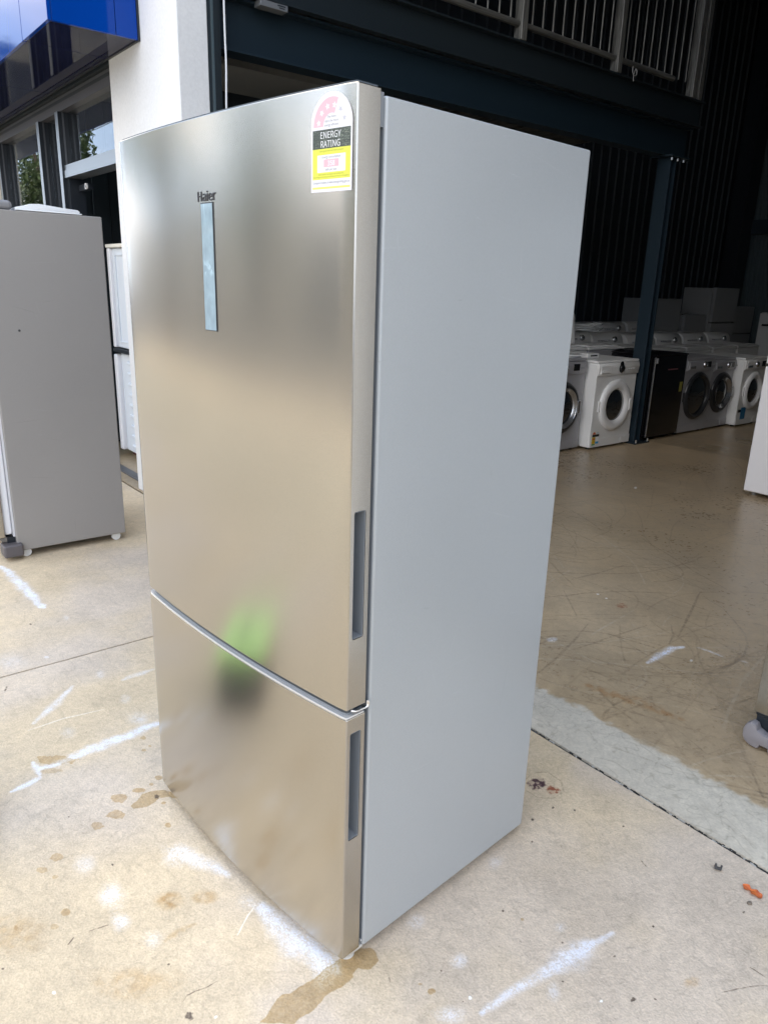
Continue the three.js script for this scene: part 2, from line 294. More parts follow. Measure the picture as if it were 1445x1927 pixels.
// base ground, far road, forecourt slabs with open joints
const NT = 1024;
const tileConcrete = (rgb, rough0, seed) => {
  const m = tex(NT, NT, (i, j) => { const u = i / NT, v = j / NT, l = 1 + (pfbm(u, v, 3, 5, seed) - 0.5) * 0.35 + (pfbm(u, v, 90, 3, seed + 9) - 0.5) * 0.22; return rgb.map((c) => Math.min(255, c * l)); });
  const rb = tex(NT, NT, (i, j) => { const u = i / NT, v = j / NT, f = pfbm(u, v, 64, 4, seed + 20); return [f * 255, (rough0 + (pfbm(u, v, 6, 4, seed + 30) - 0.5) * 0.3) * 255, 0]; }, false);
  return { map: m, rb };
};
const concTile = floorMat(tileConcrete([196, 181, 153], 0.65, 300));
const asphaltTile = floorMat(tileConcrete([72, 72, 73], 0.85, 330), 0.004);
const baseGround = setting(mesh('ground', uvBy(bx(-150, 150, -0.4, -0.102, -150, 150), (x, y, z) => [x / 4, z / 4]), asphaltTile));
const JL = -1.742, JW = 0.004, ZJ = -0.988, ZE = 2.1, XE = 1.5;
const matA = floorMat(paintFloor(2048, JL + JW, XE, ZJ, ZE, concreteBase((x, z) => -0.16 + 0.3 * sst(0.62, 0.40, Math.hypot(x - 0.75, z + 0.85) * 0.42 + (fbm(x * 6, z * 6, 3, 9) - 0.5) * 0.3), 11), MARKS_A));
const matB = floorMat(paintFloor(2048, -7.0, JL - JW, ZJ, ZE, concreteBase(() => -0.02, 47), MARKS_B));
slab('forecourt_slab', JL + JW, XE, ZJ, ZE, matA);
slab('forecourt_slab', -7.0, JL - JW, ZJ, ZE, matB);
slab('forecourt_slab', XE + 0.008, 6.5, ZJ, ZE, concTile, 3);
slab('forecourt_slab', -16, -7.008, ZJ, ZE, concTile, 3);
for (const [a, b] of [[-16, -7.008], [-7, JL - JW], [JL + JW, XE], [XE + 0.008, 6.5]]) slab('forecourt_slab', a, b, ZE + 0.008, 6.2, concTile, 3);
slab('joint_filler', -16, 6.5, ZE, ZE + 0.008, std([0.03, 0.028, 0.025], 0.9), 1, -0.008);
slab('joint_filler', JL - JW, JL + JW, ZJ, ZE, std([0.05, 0.04, 0.032], 0.95), 1, -0.006);
slab('kerb', -60, 60, 6.22, 6.42, std([0.42, 0.4, 0.37], 0.9), 1, 0.05);
// warehouse floor, worn tan sealer behind a bare grey strip at the door line
const FX0 = -3.4, FX1 = 1.7, FZ0 = -5.9, FZ1 = -1.003;
const matF = floorMat(paintFloor(2048, FX0, FX1, FZ0, FZ1, (x, z) => {
  const edge = -1.243 + (fbm(x * 9, 3, 4, 201) - 0.5) * 0.05 + (fbm(x * 40, z * 40, 3, 205) - 0.5) * 0.05, strip = sst(edge - 0.016, edge + 0.018, z);
  const big = fbm(x * 1.5, z * 1.5, 4, 210), mid = fbm(x * 7, z * 7, 4, 215), fine = fbm(x * 50, z * 50, 3, 220), gr = n2(x * 260, z * 260, 225);
  const l = 1 + (big - 0.5) * 0.2 + (mid - 0.5) * 0.09 + (fine - 0.5) * 0.12 + (gr - 0.5) * 0.08, dirt = sst(0.3, 0.8, fbm(x * 3.1 + 9, z * 3.1, 5, 230));
  const t = [174 - 5 * dirt, 153 - 3 * dirt, 123 - 0 * dirt], hair = sst(0.035, 0.0, Math.abs(fbm(x * 26 + 3 * n2(x * 7, z * 7, 251), z * 26, 2, 253) - 0.5)), s = [196 - 20 * hair, 188 - 20 * hair, 172 - 20 * hair];
  return [0, 1, 2].map((q) => (t[q] + (s[q] - t[q]) * strip) * l).concat([(0.31 + (big - 0.5) * 0.12 + (fine - 0.5) * 0.1) * (1 - strip) + 0.62 * strip, 0.5 + (gr - 0.5) * 0.3 + (n2(x * 420, z * 420, 227) - 0.5) * 0.3]);
}, MARKS_F, (over, mix, mul, rough, bump) => { // trolley and drag scratches
  const R = makeRng(5);
  for (let s = 0; s < 1100; s++) {
    let x = FX0 + R() * (FX1 - FX0), z = FZ1 - Math.pow(R(), 1.3) * 4.6, a = R() * 6.28, da = (R() - 0.5) * (R() < 0.25 ? 0.16 : 0.03), len = 20 + R() * 160, w = 0.0012 + R() * 0.0014, lo = R() < 0.8, k0 = 0.15 + R() * 0.4;
    for (let t = 0; t < len; t++) { x += Math.cos(a) * 0.006; z += Math.sin(a) * 0.006; a += da * 0.35 + (R() - 0.5) * 0.05; if (z > FZ1 - 0.01) break; over(x - w, x + w, z - w, z + w, (px, pz, k) => { mix(k, lo ? [92, 76, 58] : [205, 198, 182], (pz > -1.25 ? 0.3 : 1) * k0 * 0.55 * n2(px * 90, pz * 90, 9)); bump[k] -= 0.06; rough[k] += 0.02; }); }
  }
}), 0.0012);
slab('warehouse_floor', FX0, FX1, FZ0, FZ1, matF);
const innerTile = floorMat(tileConcrete([170, 150, 120], 0.31, 360), 0.0008);
slab('warehouse_floor', -7.0, FX0, FZ0, FZ1, innerTile, 3);
slab('warehouse_floor', FX1, 3.6, FZ0, FZ1, innerTile, 3);
slab('warehouse_floor', -7.0, 5.4, -12.2, FZ0, innerTile, 3);
{ // rubbery expansion joint at the door line: black filler with crumbled, gritty edges
  const R = makeRng(15), gs = [], lt = [];
  setting(mesh('expansion_joint', bx(-16, 5.4, -0.1, -0.009, FZ1, ZJ), std([0.022, 0.022, 0.022], 0.8)));
  for (let i = 0; i < 420; i++) { const x = -1.2 + R() * 2.2, w = 0.004 + R() * 0.02, z = FZ1 + 0.001 + R() * (ZJ - FZ1 - 0.004); const g = bx(-w / 2, w / 2, -0.006, R() * 0.004 - 0.001, -0.0012 - R() * 0.0016, 0.0012 + R() * 0.0016, 0.0008, 1); g.rotateY((R() - 0.5) * 0.5).translate(x, -0.0055, z); (R() < 0.25 ? lt : gs).push(plainGeo(g)); }
  const a = mesh('joint_crumbs', mergeGeometries(gs), std([0.035, 0.034, 0.033], 0.9)); a.userData = { kind: 'stuff', label: 'black crumbled filler in the door line joint', category: 'joint filler' };
  const b = mesh('joint_grit', mergeGeometries(lt), std([0.45, 0.44, 0.41], 0.95)); b.userData = { kind: 'stuff', label: 'pale concrete grit lying in the door line joint', category: 'grit' };
}
slab('road_line', -60, 60, 10.0, 10.12, std([0.75, 0.75, 0.72], 0.8), 1, -0.094, -0.0995);
// ------------------------------------------------------------------ the building
const renderTex = (() => { const t = tex(512, 512, (i, j) => { const f = pfbm(i / 512, j / 512, 48, 4, 401); return [f * 255, f * 255, f * 255]; }, false); return t; })();
const wallTone = tex(512, 512, (i, j) => { const l = 0.97 + (pfbm(i / 512, j / 512, 3, 6, 411) - 0.5) * 0.05 + (pfbm(i / 512, j / 512, 120, 2, 417) - 0.5) * 0.04; return [244 * l, 244 * l, 243 * l].map((c) => Math.min(255, c)); });
const M = {};
M.render = std([0.88, 0.88, 0.88], 0.85, 0, { map: wallTone, bumpMap: renderTex, bumpScale: 0.0014 });
M.cream = std([0.72, 0.68, 0.58], 0.85, 0, { map: wallTone, bumpMap: renderTex, bumpScale: 0.003 });
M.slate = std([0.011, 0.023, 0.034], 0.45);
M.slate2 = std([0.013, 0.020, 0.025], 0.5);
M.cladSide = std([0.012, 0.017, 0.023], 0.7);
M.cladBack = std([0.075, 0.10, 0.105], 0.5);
M.roofIn = std([0.2, 0.2, 0.19], 0.8);
M.galv = (() => { const t = tex(256, 256, (i, j) => { const l = 150 + (pfbm(i / 256, j / 256, 10, 4, 431) - 0.5) * 110; return [l, l, l * 0.98]; }); return std([0.46, 0.46, 0.45], 0.55, 0.4, { map: t }); })();
M.blackMetal = std([0.012, 0.016, 0.022], 0.4);
M.anod = std([0.34, 0.37, 0.40], 0.32, 0.9);
M.anodDark = std([0.13, 0.135, 0.145], 0.4, 0.7);
M.bolt = std([0.7, 0.7, 0.68], 0.3, 1);

function ribWall(len, h, pitch, ribW, ribH, t = 0.004) { // trapezoid sheet: profile along x, ribs toward +y, pushed along z = height
  const p = []; for (let x = 0; x < len - 1e-6; x += pitch) p.push([x, 0], [Math.min(len, x + (pitch - ribW) / 2), 0], [Math.min(len, x + (pitch - ribW) / 2 + ribW * 0.25), ribH], [Math.min(len, x + (pitch + ribW) / 2 - ribW * 0.25), ribH], [Math.min(len, x + (pitch + ribW) / 2), 0]);
  p.push([len, 0]); const back = [[len, -t], [0, -t]]; return extrude(p.concat(back), h, 0, [], 0.3);
}
const wh = thing('warehouse_building', 'dark warehouse with a wide open doorway and white rendered pillar', 'building');
const wallUV = (g) => uvBy(g, triUV(1.2));
mesh('pillar', wallUV(bx(-3.97, -2.984, 0, 7.2, -1.185, -1.018, 0.006)), M.render, wh);
mesh('lintel', wallUV(bx(-2.984, 0.98, 5.6, 7.2, -1.24, -1.03)), M.render, wh);  // unseen; height set to let more daylight reach the machines
mesh('front_wall', wallUV(bx(0.98, 3.6, 0, 7.2, -1.24, -1.02)), M.render, wh);  // unseen; edge brought in so its white brightens the steel door edge
mesh('front_wall', wallUV(bx(-7.95, -3.97, 2.74, 7.2, -1.24, -1.06)), M.render, wh);
mesh('column', wallUV(bx(-7.95, -7.01, 0, 2.74, -1.24, -1.0, 0.006)), M.cream, wh);
mesh('roof', bx(-8.2, 5.9, 7.2, 7.4, -12.4, -0.98), M.roofIn, wh);
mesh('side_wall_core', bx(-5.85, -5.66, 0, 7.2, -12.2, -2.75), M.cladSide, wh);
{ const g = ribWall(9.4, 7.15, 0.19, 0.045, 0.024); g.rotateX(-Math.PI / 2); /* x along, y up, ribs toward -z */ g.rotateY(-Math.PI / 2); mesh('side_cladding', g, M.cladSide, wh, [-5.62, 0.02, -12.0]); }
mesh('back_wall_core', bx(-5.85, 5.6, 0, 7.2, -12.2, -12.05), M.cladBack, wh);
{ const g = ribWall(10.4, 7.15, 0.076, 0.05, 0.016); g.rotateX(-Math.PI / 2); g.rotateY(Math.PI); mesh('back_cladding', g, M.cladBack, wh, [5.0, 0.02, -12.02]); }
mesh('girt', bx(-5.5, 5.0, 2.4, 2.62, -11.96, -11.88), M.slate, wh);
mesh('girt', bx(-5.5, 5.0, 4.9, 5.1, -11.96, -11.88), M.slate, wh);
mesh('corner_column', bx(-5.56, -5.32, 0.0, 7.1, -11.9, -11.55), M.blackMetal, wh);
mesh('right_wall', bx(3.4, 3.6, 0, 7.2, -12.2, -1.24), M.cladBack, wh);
// roller door guide on the pillar's reveal
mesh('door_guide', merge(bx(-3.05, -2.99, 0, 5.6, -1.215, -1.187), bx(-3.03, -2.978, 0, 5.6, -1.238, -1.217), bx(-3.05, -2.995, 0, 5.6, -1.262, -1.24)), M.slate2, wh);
mesh('door_guide_lip', bx(-2.99, -2.972, 0, 5.6, -1.213, -1.205), std([0.10, 0.14, 0.16], 0.4, 0.4), wh);
// partition behind the pillar closes the warehouse from the shop entry
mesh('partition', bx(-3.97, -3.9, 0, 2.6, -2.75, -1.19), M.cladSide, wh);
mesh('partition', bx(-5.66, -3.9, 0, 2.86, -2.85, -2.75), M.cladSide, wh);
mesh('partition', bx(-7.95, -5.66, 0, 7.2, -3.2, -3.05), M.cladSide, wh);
mesh('entry_ceiling', bx(-7.95, -3.9, 2.76, 2.84, -3.05, -1.24), M.roofIn, wh);
mesh('end_wall', bx(-8.1, -7.95, 0, 7.2, -3.2, -1.0), M.cream, wh);

const nb = thing('added_shade_unit', 'unseen plain cream unit added beside the shopfront to shade the forecourt', 'building');  // unseen, added to carry the building shade further along the forecourt
mesh('wall', wallUV(bx(-30, -8.12, 0, 7.0, -13, -1.1)), M.cream, nb); mesh('parapet', bx(-30, -8.12, 7.0, 7.3, -13, -1.06), M.render, nb);
const nb2 = thing('added_shade_unit', 'unseen plain white unit added beyond the open doorway to shade the forecourt', 'building');  // unseen, added so no sun slips past the right end
mesh('wall', wallUV(bx(5.92, 20, 0, 7.0, -13, -1.1)), M.render, nb2); mesh('parapet', bx(5.92, 20, 7.0, 7.3, -13, -1.06), M.render, nb2);

// blue awning box above the shopfront
const aw = thing('awning', 'glossy blue box awning above the shopfront glass', 'awning', [0, 0, 0]);
M.blue = std([0.001, 0.04, 0.26], 0.06, 0, { specularIntensity: 0.42 });
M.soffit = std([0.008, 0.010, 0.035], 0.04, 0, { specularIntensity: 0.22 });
{ const seams = [-3.462, -3.951, -5.15, -6.35, -7.55, -8.75]; const Z0 = -0.538, Y0 = 2.661;
  for (let i = 0; i < seams.length - 1; i++) { const x1 = seams[i] - (i ? 0.003 : 0), x0 = seams[i + 1] + 0.003;
    mesh('fascia_panel', bx(x0, x1, Y0, 4.3, Z0 - 0.02, Z0, 0.002), M.blue, aw);
    mesh('soffit_panel', bx(x0, x1 - (i ? 0 : 0.004), Y0 + 0.001, Y0 + 0.02, -1.0, Z0 - 0.022, 0.001), M.soffit, aw); }
  mesh('end_panel', bx(-3.482, -3.462, Y0, 4.3, -0.885, Z0 - 0.022, 0.001), M.blue, aw);
  mesh('end_panel', bx(-3.482, -3.4625, Y0, 4.3, -1.004, -0.889, 0.001), M.blue, aw);
  mesh('edge_trim', bx(-3.478, -3.456, Y0 - 0.006, 4.3, -1.016, -1.005), M.blackMetal, aw);
  mesh('edge_trim', bx(-8.75, -3.478, Y0 - 0.004, Y0 + 0.02, -1.016, -1.002), M.blackMetal, aw);
  mesh('lid', bx(-8.75, -3.46, 4.3, 4.33, -1.017, Z0), M.soffit, aw); mesh('end_panel', bx(-8.77, -8.75, Y0, 4.3, -1.0, Z0), M.blue, aw); }

// shopfront glazing
const sf = thing('shopfront', 'dark framed shopfront glazing with a black entry under the awning', 'shopfront', [0, 0, 0]);
M.glass = std([0.82, 0.86, 0.88], 0.0, 0, { transmission: 1, thickness: 0, ior: 1.62 });
const ZG = -1.10;
// head track: stacked grooves
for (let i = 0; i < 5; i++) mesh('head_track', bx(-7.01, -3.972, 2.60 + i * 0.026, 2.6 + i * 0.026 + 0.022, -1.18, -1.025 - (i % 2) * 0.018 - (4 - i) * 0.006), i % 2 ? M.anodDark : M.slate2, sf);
mesh('head_frame', bx(-7.01, -3.972, 2.545, 2.598, -1.16, -1.045), std([0.10, 0.10, 0.11], 0.45, 0.5), sf);
const mull = (x, y0 = 0.05, y1 = 2.545) => { mesh('mullion', bx(x - 0.028, x + 0.028, y0, y1, -1.16, -1.0335), M.blackMetal, sf); mesh('mullion_cover', bx(x - 0.031, x + 0.026, y0, y1, -1.033, -1.027, 0.002), M.anod, sf); mesh('mullion_groove', bx(x + 0.0282, x + 0.0305, y0, y1, -1.072, -1.06), M.anodDark, sf); };
for (const x of [-6.975, -5.63, -5.13]) mull(x);
mesh('sill', bx(-7.01, -5.1, 0.004, 0.05, -1.16, -1.04), M.anod, sf);
mesh('threshold', bx(-5.1, -3.972, 0.002, 0.014, -1.15, -1.085), M.anodDark, sf);
mesh('transom', bx(-5.10, -3.972, 2.105, 2.155, -1.16, -1.04), M.anod, sf); mesh('transom', bx(-5.10, -3.972, 2.157, 2.19, -1.16, -1.046), M.anod, sf);
mesh('door_jamb', bx(-5.10, -5.06, 0.014, 2.105, -1.17, -1.06), M.blackMetal, sf); mesh('door_jamb', bx(-4.0, -3.972, 0.014, 2.105, -1.16, -1.08), M.blackMetal, sf);
mesh('pane', bx(-6.945, -5.66, 0.05, 2.545, ZG - 0.004, ZG), M.glass, sf); mesh('pane', bx(-5.6, -5.16, 0.05, 2.545, ZG - 0.004, ZG), M.glass, sf); mesh('pane', bx(-5.10, -3.972, 2.19, 2.545, ZG - 0.004, ZG), M.glass, sf);
// black panelled side wall inside the entry
for (let i = 0; i < 10; i++) mesh('wall_panel', bx(-5.54 + (i % 2) * 0.014, -5.515 + (i % 2) * 0.014, 0.02, 2.74, -1.362 - i * 0.138, -1.229 - i * 0.138, 0.004), std([0.010, 0.016, 0.020], 0.5), sf);
mesh('entry_side_wall', bx(-5.66, -5.542, 0.01, 2.75, -2.74, -1.2), M.blackMetal, sf);
{ const g = cyl(0.02, 0.02, 0.012, 20); g.rotateX(Math.PI / 2); const b = mesh('lock_button', g, std([0.75, 0.75, 0.75], 0.3), sf, [-4.86, 2.04, -1.115]); mesh('lock_core', cyl(0.011, 0.011, 0.006, 14).rotateX(Math.PI / 2), std([0.3, 0.3, 0.3], 0.3, 0.8), b, [0, 0, 0.008]); mesh('closer_arm', bx(-5.05, -4.84, 2.02, 2.06, -1.16, -1.122), M.blackMetal, sf); }

// mezzanine over the left side
const mz = thing('mezzanine', 'dark steel mezzanine with galvanised railing inside the warehouse', 'mezzanine');
mesh('deck', bx(-5.56, -3.06, 3.0, 3.06, -6.02, -1.3), std([0.05, 0.05, 0.05], 0.8), mz);
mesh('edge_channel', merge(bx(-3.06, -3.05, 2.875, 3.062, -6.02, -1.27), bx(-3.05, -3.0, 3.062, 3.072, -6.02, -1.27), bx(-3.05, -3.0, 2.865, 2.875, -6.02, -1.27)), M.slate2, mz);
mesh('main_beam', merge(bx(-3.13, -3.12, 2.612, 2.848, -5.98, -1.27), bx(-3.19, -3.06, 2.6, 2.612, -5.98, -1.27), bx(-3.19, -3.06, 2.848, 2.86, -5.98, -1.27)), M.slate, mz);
for (let i = 0; i < 10; i++) mesh('joist', merge(bx(-5.56, -3.2, 2.86, 2.998, -1.62 - i * 0.47, -1.615 - i * 0.47), bx(-5.56, -3.2, 2.86, 2.865, -1.665 - i * 0.47, -1.621 - i * 0.47)), M.galv, mz);
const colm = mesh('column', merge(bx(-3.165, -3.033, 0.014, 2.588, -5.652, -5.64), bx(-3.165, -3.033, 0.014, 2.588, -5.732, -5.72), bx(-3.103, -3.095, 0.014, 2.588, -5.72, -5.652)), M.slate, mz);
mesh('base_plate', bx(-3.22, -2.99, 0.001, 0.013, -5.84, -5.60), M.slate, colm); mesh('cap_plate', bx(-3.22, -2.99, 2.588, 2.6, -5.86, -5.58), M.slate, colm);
for (const [x, z] of [[-3.02, -5.815], [-3.02, -5.625], [-3.02, -5.72]]) { mesh('bolt', cyl(0.011, 0.011, 0.02, 6), M.bolt, colm, [x, 2.57, z]); }
mesh('bolt', cyl(0.009, 0.009, 0.03, 6), M.bolt, colm, [-3.0, 0.028, -5.82]); mesh('bolt', cyl(0.009, 0.009, 0.03, 6), M.bolt, colm, [-3.0, 0.028, -5.62]);
const rail = mesh('railing', cyl(0.021, 0.021, 3.9, 14).rotateX(Math.PI / 2).translate(-3.03, 3.175, -3.55), M.galv, mz);
mesh('top_rail', cyl(0.024, 0.024, 3.9, 14).rotateX(Math.PI / 2), M.galv, rail, [-3.03, 4.12, -3.55]);
const postG = bx(-0.038, 0.038, 0, 1.06, -0.03, 0.03, 0.008), bal = cyl(0.0065, 0.0065, 0.93, 8), posts = [-1.33, -2.45, -3.57, -4.69, -5.8];
for (const z of posts) mesh('post', postG, M.galv, rail, [-3.03, 3.073, z]);
for (let k = 0; k < posts.length - 1; k++) for (let i = 1; i < 10; i++) mesh('baluster', bal, M.galv, rail, [-3.03, 3.648, posts[k] + ((posts[k + 1] - posts[k]) * i) / 10]);
mesh('end_post', bx(-3.06, -3.0, 3.073, 4.13, -5.94, -5.88, 0.006), M.galv, rail); 
tag(mesh('cable_loop', tube([[-3.0, 3.15, -4.87], [-2.99, 3.115, -4.855], [-2.99, 3.085, -4.88], [-2.99, 3.10, -4.915], [-2.995, 3.14, -4.91], [-2.992, 3.09, -4.88], [-2.992, 3.045, -4.885]], 0.0035, 40, 6), std([0.3, 0.3, 0.3], 0.5)), 'small grey cable loop hooked on the lower railing tube', 'cable');
tag(mesh('hanging_cable', tube([[-2.962, 4.4, -1.28], [-2.966, 3.4, -1.275], [-2.958, 2.8, -1.268], [-2.964, 2.62, -1.272], [-2.966, 2.5, -1.275], [-2.968, 2.3, -1.27], [-2.972, 1.4, -1.272], [-2.97, 0.1, -1.27]], 0.0055, 60, 8), std([0.72, 0.74, 0.76], 0.5)), 'thin white cable hanging down beside the doorway pillar', 'cable');
{ const t = thing('identification_plate', 'small grey printed plate under the edge of the mezzanine beam', 'plate', [-3.02, 2.862, -1.59], 0);
  mesh('plate', bx(-0.045, 0.02, -0.03, 0.0, -0.085, 0.085, 0.002), std([0.2, 0.21, 0.22], 0.5, 0.3), t); mesh('print', merge(bx(0.0202, 0.0206, -0.012, -0.006, -0.07, -0.02), bx(0.0202, 0.0206, -0.022, -0.017, -0.065, -0.03)), M.blackMetal, t); }
// ------------------------------------------------------------------ the refrigerator in front
const font = await new FontLoader().loadAsync('fonts/droid/droid_sans_regular.typeface.json');
const brush = tex(1024, 1024, (i, j) => { const u = i / 1024, v = j / 1024, l = 232 + (pn(u * 300, v * 1024, 1024, 500) - 0.5) * 9; return [l, l, l]; });
const brushR = tex(1024, 1024, (i, j) => { const u = i / 1024, v = j / 1024, l = 0.70 + (pfbm(u, v, 3, 3, 513) - 0.5) * 0.10 + (h3(i, j, 517) - 0.5) * 0.05; return [128, l * 255, 0]; }, false);
M.steel = new THREE.MeshPhysicalMaterial({ color: new THREE.Color().setRGB(0.63, 0.597, 0.538), metalness: 1, roughness: 0.29, roughnessMap: brushR, map: brush, anisotropy: 0.55, anisotropyRotation: Math.PI / 2 });
const scuffs = (() => { // rub marks and hairline scratches in the paint
  const n = 1024, d = new Float32Array(n * n).fill(246), R = makeRng(91);
  for (let j = 0; j < n; j++) for (let i = 0; i < n; i++) d[j * n + i] += (pfbm(i / n, j / n, 4, 6, 551) - 0.5) * 9 + (h3(i, j, 553) - 0.5) * 5;
  for (let s = 0; s < 150; s++) { let x = R() * n, y = R() * n, a = (R() < 0.6 ? 0 : Math.PI / 2) + (R() - 0.5) * 0.7, L = 8 + R() * R() * 130, k = (R() < 0.7 ? 1 : -1.6) * (4 + R() * 9); for (let t = 0; t < L; t++) { x += Math.cos(a); y += Math.sin(a); a += (R() - 0.5) * 0.03; d[(((y | 0) + n) % n) * n + (((x | 0) + n) % n)] += k * (1 - Math.abs((2 * t) / L - 1)); } }
  return tex(n, n, (i, j) => { const l = Math.max(0, Math.min(255, d[j * n + i])); return [l, l, l]; }); })();
const orange = tex(512, 512, (i, j) => { const f = pfbm(i / 512, j / 512, 60, 3, 521); return [f * 255, f * 255, f * 255]; }, false);
M.silverPaint = std([0.405, 0.428, 0.44], 1, 0.2, { map: scuffs, roughnessMap: tex(1024, 1024, (i, j) => { const u = i / 1024, v = j / 1024; return [0, 255 * (0.36 + (pfbm(u, v, 2, 4, 541) - 0.5) * 0.2 + (h3(i, j, 547) - 0.5) * 0.06), 0]; }, false) });
M.greyPlastic = std([0.18, 0.195, 0.21], 0.35); M.darkGasket = std([0.07, 0.085, 0.10], 0.6); M.chrome = std([0.8, 0.8, 0.8], 0.18, 1); M.whiteTrim = std([0.7, 0.7, 0.7], 0.35, 0.6);
const W = 0.8037, FH = 1.70, FD = 0.587, ZF = 0.0546, BOW = 0.0218;
const frontZ = (x) => ZF + BOW * (1 - Math.pow(1 + (2 * x) / W, 2));
function doorProfile(inset, zb) { // plan outline, shape y = -z
  const p = [], a = inset, r = 0.004; p.push([-a, -zb], [-a, -(ZF - r - a)], [-a - r * 0.3, -(ZF - r * 0.3 - a + BOW * 0.0)]);
  for (let i = 1; i < 40; i++) { const x = -W * (i / 40); if (x < -a - 0.006 && x > -W + a + 0.016) p.push([x, -(frontZ(x) - a)]); }
  p.push([-W + a + 0.010, -(frontZ(-W + 0.010) - a - 0.001)], [-W + a + 0.003, -(frontZ(-W + 0.003) - a - 0.004)], [-W + a, -(ZF - a - 0.012)], [-W + a, -zb]); return p.reverse();
}
function doorGeo(y0, y1, inset = 0, zb = 0.006, bev = 0.0016) {
  const g = extrude(doorProfile(inset, zb), y1 - y0 - 2 * bev, bev, [], 0.35); g.rotateX(-Math.PI / 2).translate(0, y0 + bev, 0); return uvBy(g, (x, y, z) => [(x - z) / 0.8, y / 0.8]);
}
function cutHandle(geo, y0, y1) {
  const r = 0.006, z0 = 0.0155, z1 = 0.0435, s = new THREE.Shape(); // rounded slot in z,y
  s.moveTo(z0 + r, y0); s.lineTo(z1 - r, y0); s.quadraticCurveTo(z1, y0, z1, y0 + r); s.lineTo(z1, y1 - r); s.quadraticCurveTo(z1, y1, z1 - r, y1); s.lineTo(z0 + r, y1); s.quadraticCurveTo(z0, y1, z0, y1 - r); s.lineTo(z0, y0 + r); s.quadraticCurveTo(z0, y0, z0 + r, y0);
  const c = new THREE.ExtrudeGeometry(s, { depth: 0.045, bevelEnabled: false, curveSegments: 4 }); c.rotateY(-Math.PI / 2); // z->-x, x->z
  c.translate(0.01, 0, 0);
  const a = new Brush(geo), b = new Brush(c); a.updateMatrixWorld(); b.updateMatrixWorld(); const ev = new Evaluator(); ev.useGroups = false; ev.attributes = ['position', 'normal', 'uv'];
  return ev.evaluate(a, b, SUBTRACTION).geometry;
}
function handlePocket(name, y0, y1, parent) {
  const z0 = 0.016, z1 = 0.043, t = 0.0012, x = -0.0012, d = -0.033;
  mesh(name, merge(bx(d - t, d, y0, y1, z0, z1), bx(d, x, y0, y1, z0, z0 + t), bx(d, x, y0, y1, z1 - t, z1), bx(d, x, y0, y0 + t, z0 + t, z1 - t), bx(d, x, y1 - t, y1, z0 + t, z1 - t)), M.greyPlastic, parent);
}
const fr = thing('refrigerator', 'tall brushed steel two-door fridge with energy sticker standing in front of the doorway', 'refrigerator', [0, 0, 0], 0.086);
mesh('cabinet', uvBy(bx(-W + 0.002, 0, 0.032, FH, -FD, -0.006, 0.005, 3), triUV(1.8)), M.silverPaint, fr);
mesh('gasket', merge(bx(-W + 0.012, -0.010, 0.655, FH - 0.02, -0.004, 0.0055), bx(-W + 0.012, -0.010, 0.05, 0.62, -0.004, 0.0055)), M.darkGasket, fr);
mesh('frame_edge', bx(-W + 0.006, -0.0035, 0.045, FH - 0.004, -0.0058, -0.0042), M.greyPlastic, fr);
const up = mesh('refrigerator_door', cutHandle(doorGeo(0.646, FH + 0.008), 0.792, 1.041), M.steel, fr); handlePocket('handle_recess', 0.793, 1.040, up);
const lo = mesh('freezer_door', cutHandle(doorGeo(0.038, 0.6255), 0.340, 0.592), M.steel, fr); handlePocket('handle_recess', 0.341, 0.591, lo);
mesh('door_cap', doorGeo(0.6258, 0.6296, 0.0012, 0.0075, 0.0008), M.whiteTrim, lo); mesh('cap_groove', doorGeo(0.6297, 0.6335, 0.009, 0.012, 0.0005), M.greyPlastic, lo);
mesh('door_cap', doorGeo(0.641, 0.6458, 0.006, 0.009, 0.0005), M.darkGasket, up); mesh('top_cap', doorGeo(FH + 0.0082, FH + 0.011, 0.004, 0.009, 0.0005), M.darkGasket, up);
mesh('hinge_bracket', merge(bx(-0.03, 0.0035, 0.6375, 0.6395, 0.004, 0.032, 0.0008), bx(0.0012, 0.0036, 0.6375, 0.652, -0.001, 0.0045, 0.001), tube([[0.003, 0.652, 0.001], [0.004, 0.648, 0.0005], [0.004, 0.642, 0.0015], [0.003, 0.6385, 0.006], [0.002, 0.6383, 0.018], [0.0015, 0.6385, 0.03], [-0.004, 0.64, 0.039]], 0.0022, 30, 8)), M.chrome, fr);
mesh('hinge_cover', bx(-0.05, -0.004, FH - 0.045, FH + 0.004, -0.005, 0.0052, 0.001), M.greyPlastic, fr);
mesh('base_plate', bx(-W + 0.04, -0.03, 0.012, 0.034, -FD + 0.03, -0.02), M.blackMetal, fr);
mesh('foot_bracket', merge(bx(-0.07, -0.004, 0.026, 0.034, -0.01, 0.034, 0.002), bx(-0.012, -0.004, 0.03, 0.0368, 0.034, 0.046, 0.001)), std([0.6, 0.6, 0.58], 0.35, 0.5), fr);
for (const [x, z] of [[-0.035, 0.012], [-W + 0.035, 0.012]]) { const f = mesh('foot', cyl(0.017, 0.019, 0.012, 18), std([0.55, 0.55, 0.53], 0.5), fr, [x, 0.0062, z]); mesh('foot_stem', cyl(0.005, 0.005, 0.02, 10), M.bolt, f, [0, 0.0155, 0]); }
for (const x of [-0.05, -W + 0.05]) mesh('rear_roller', cyl(0.016, 0.016, 0.025, 16).rotateZ(Math.PI / 2), M.darkGasket, fr, [x, 0.0162, -FD + 0.05]);
mesh('side_edge_screw', cyl(0.0035, 0.0035, 0.002, 12).rotateX(Math.PI / 2), M.whiteTrim, fr, [-0.006, 0.047, -0.003]);
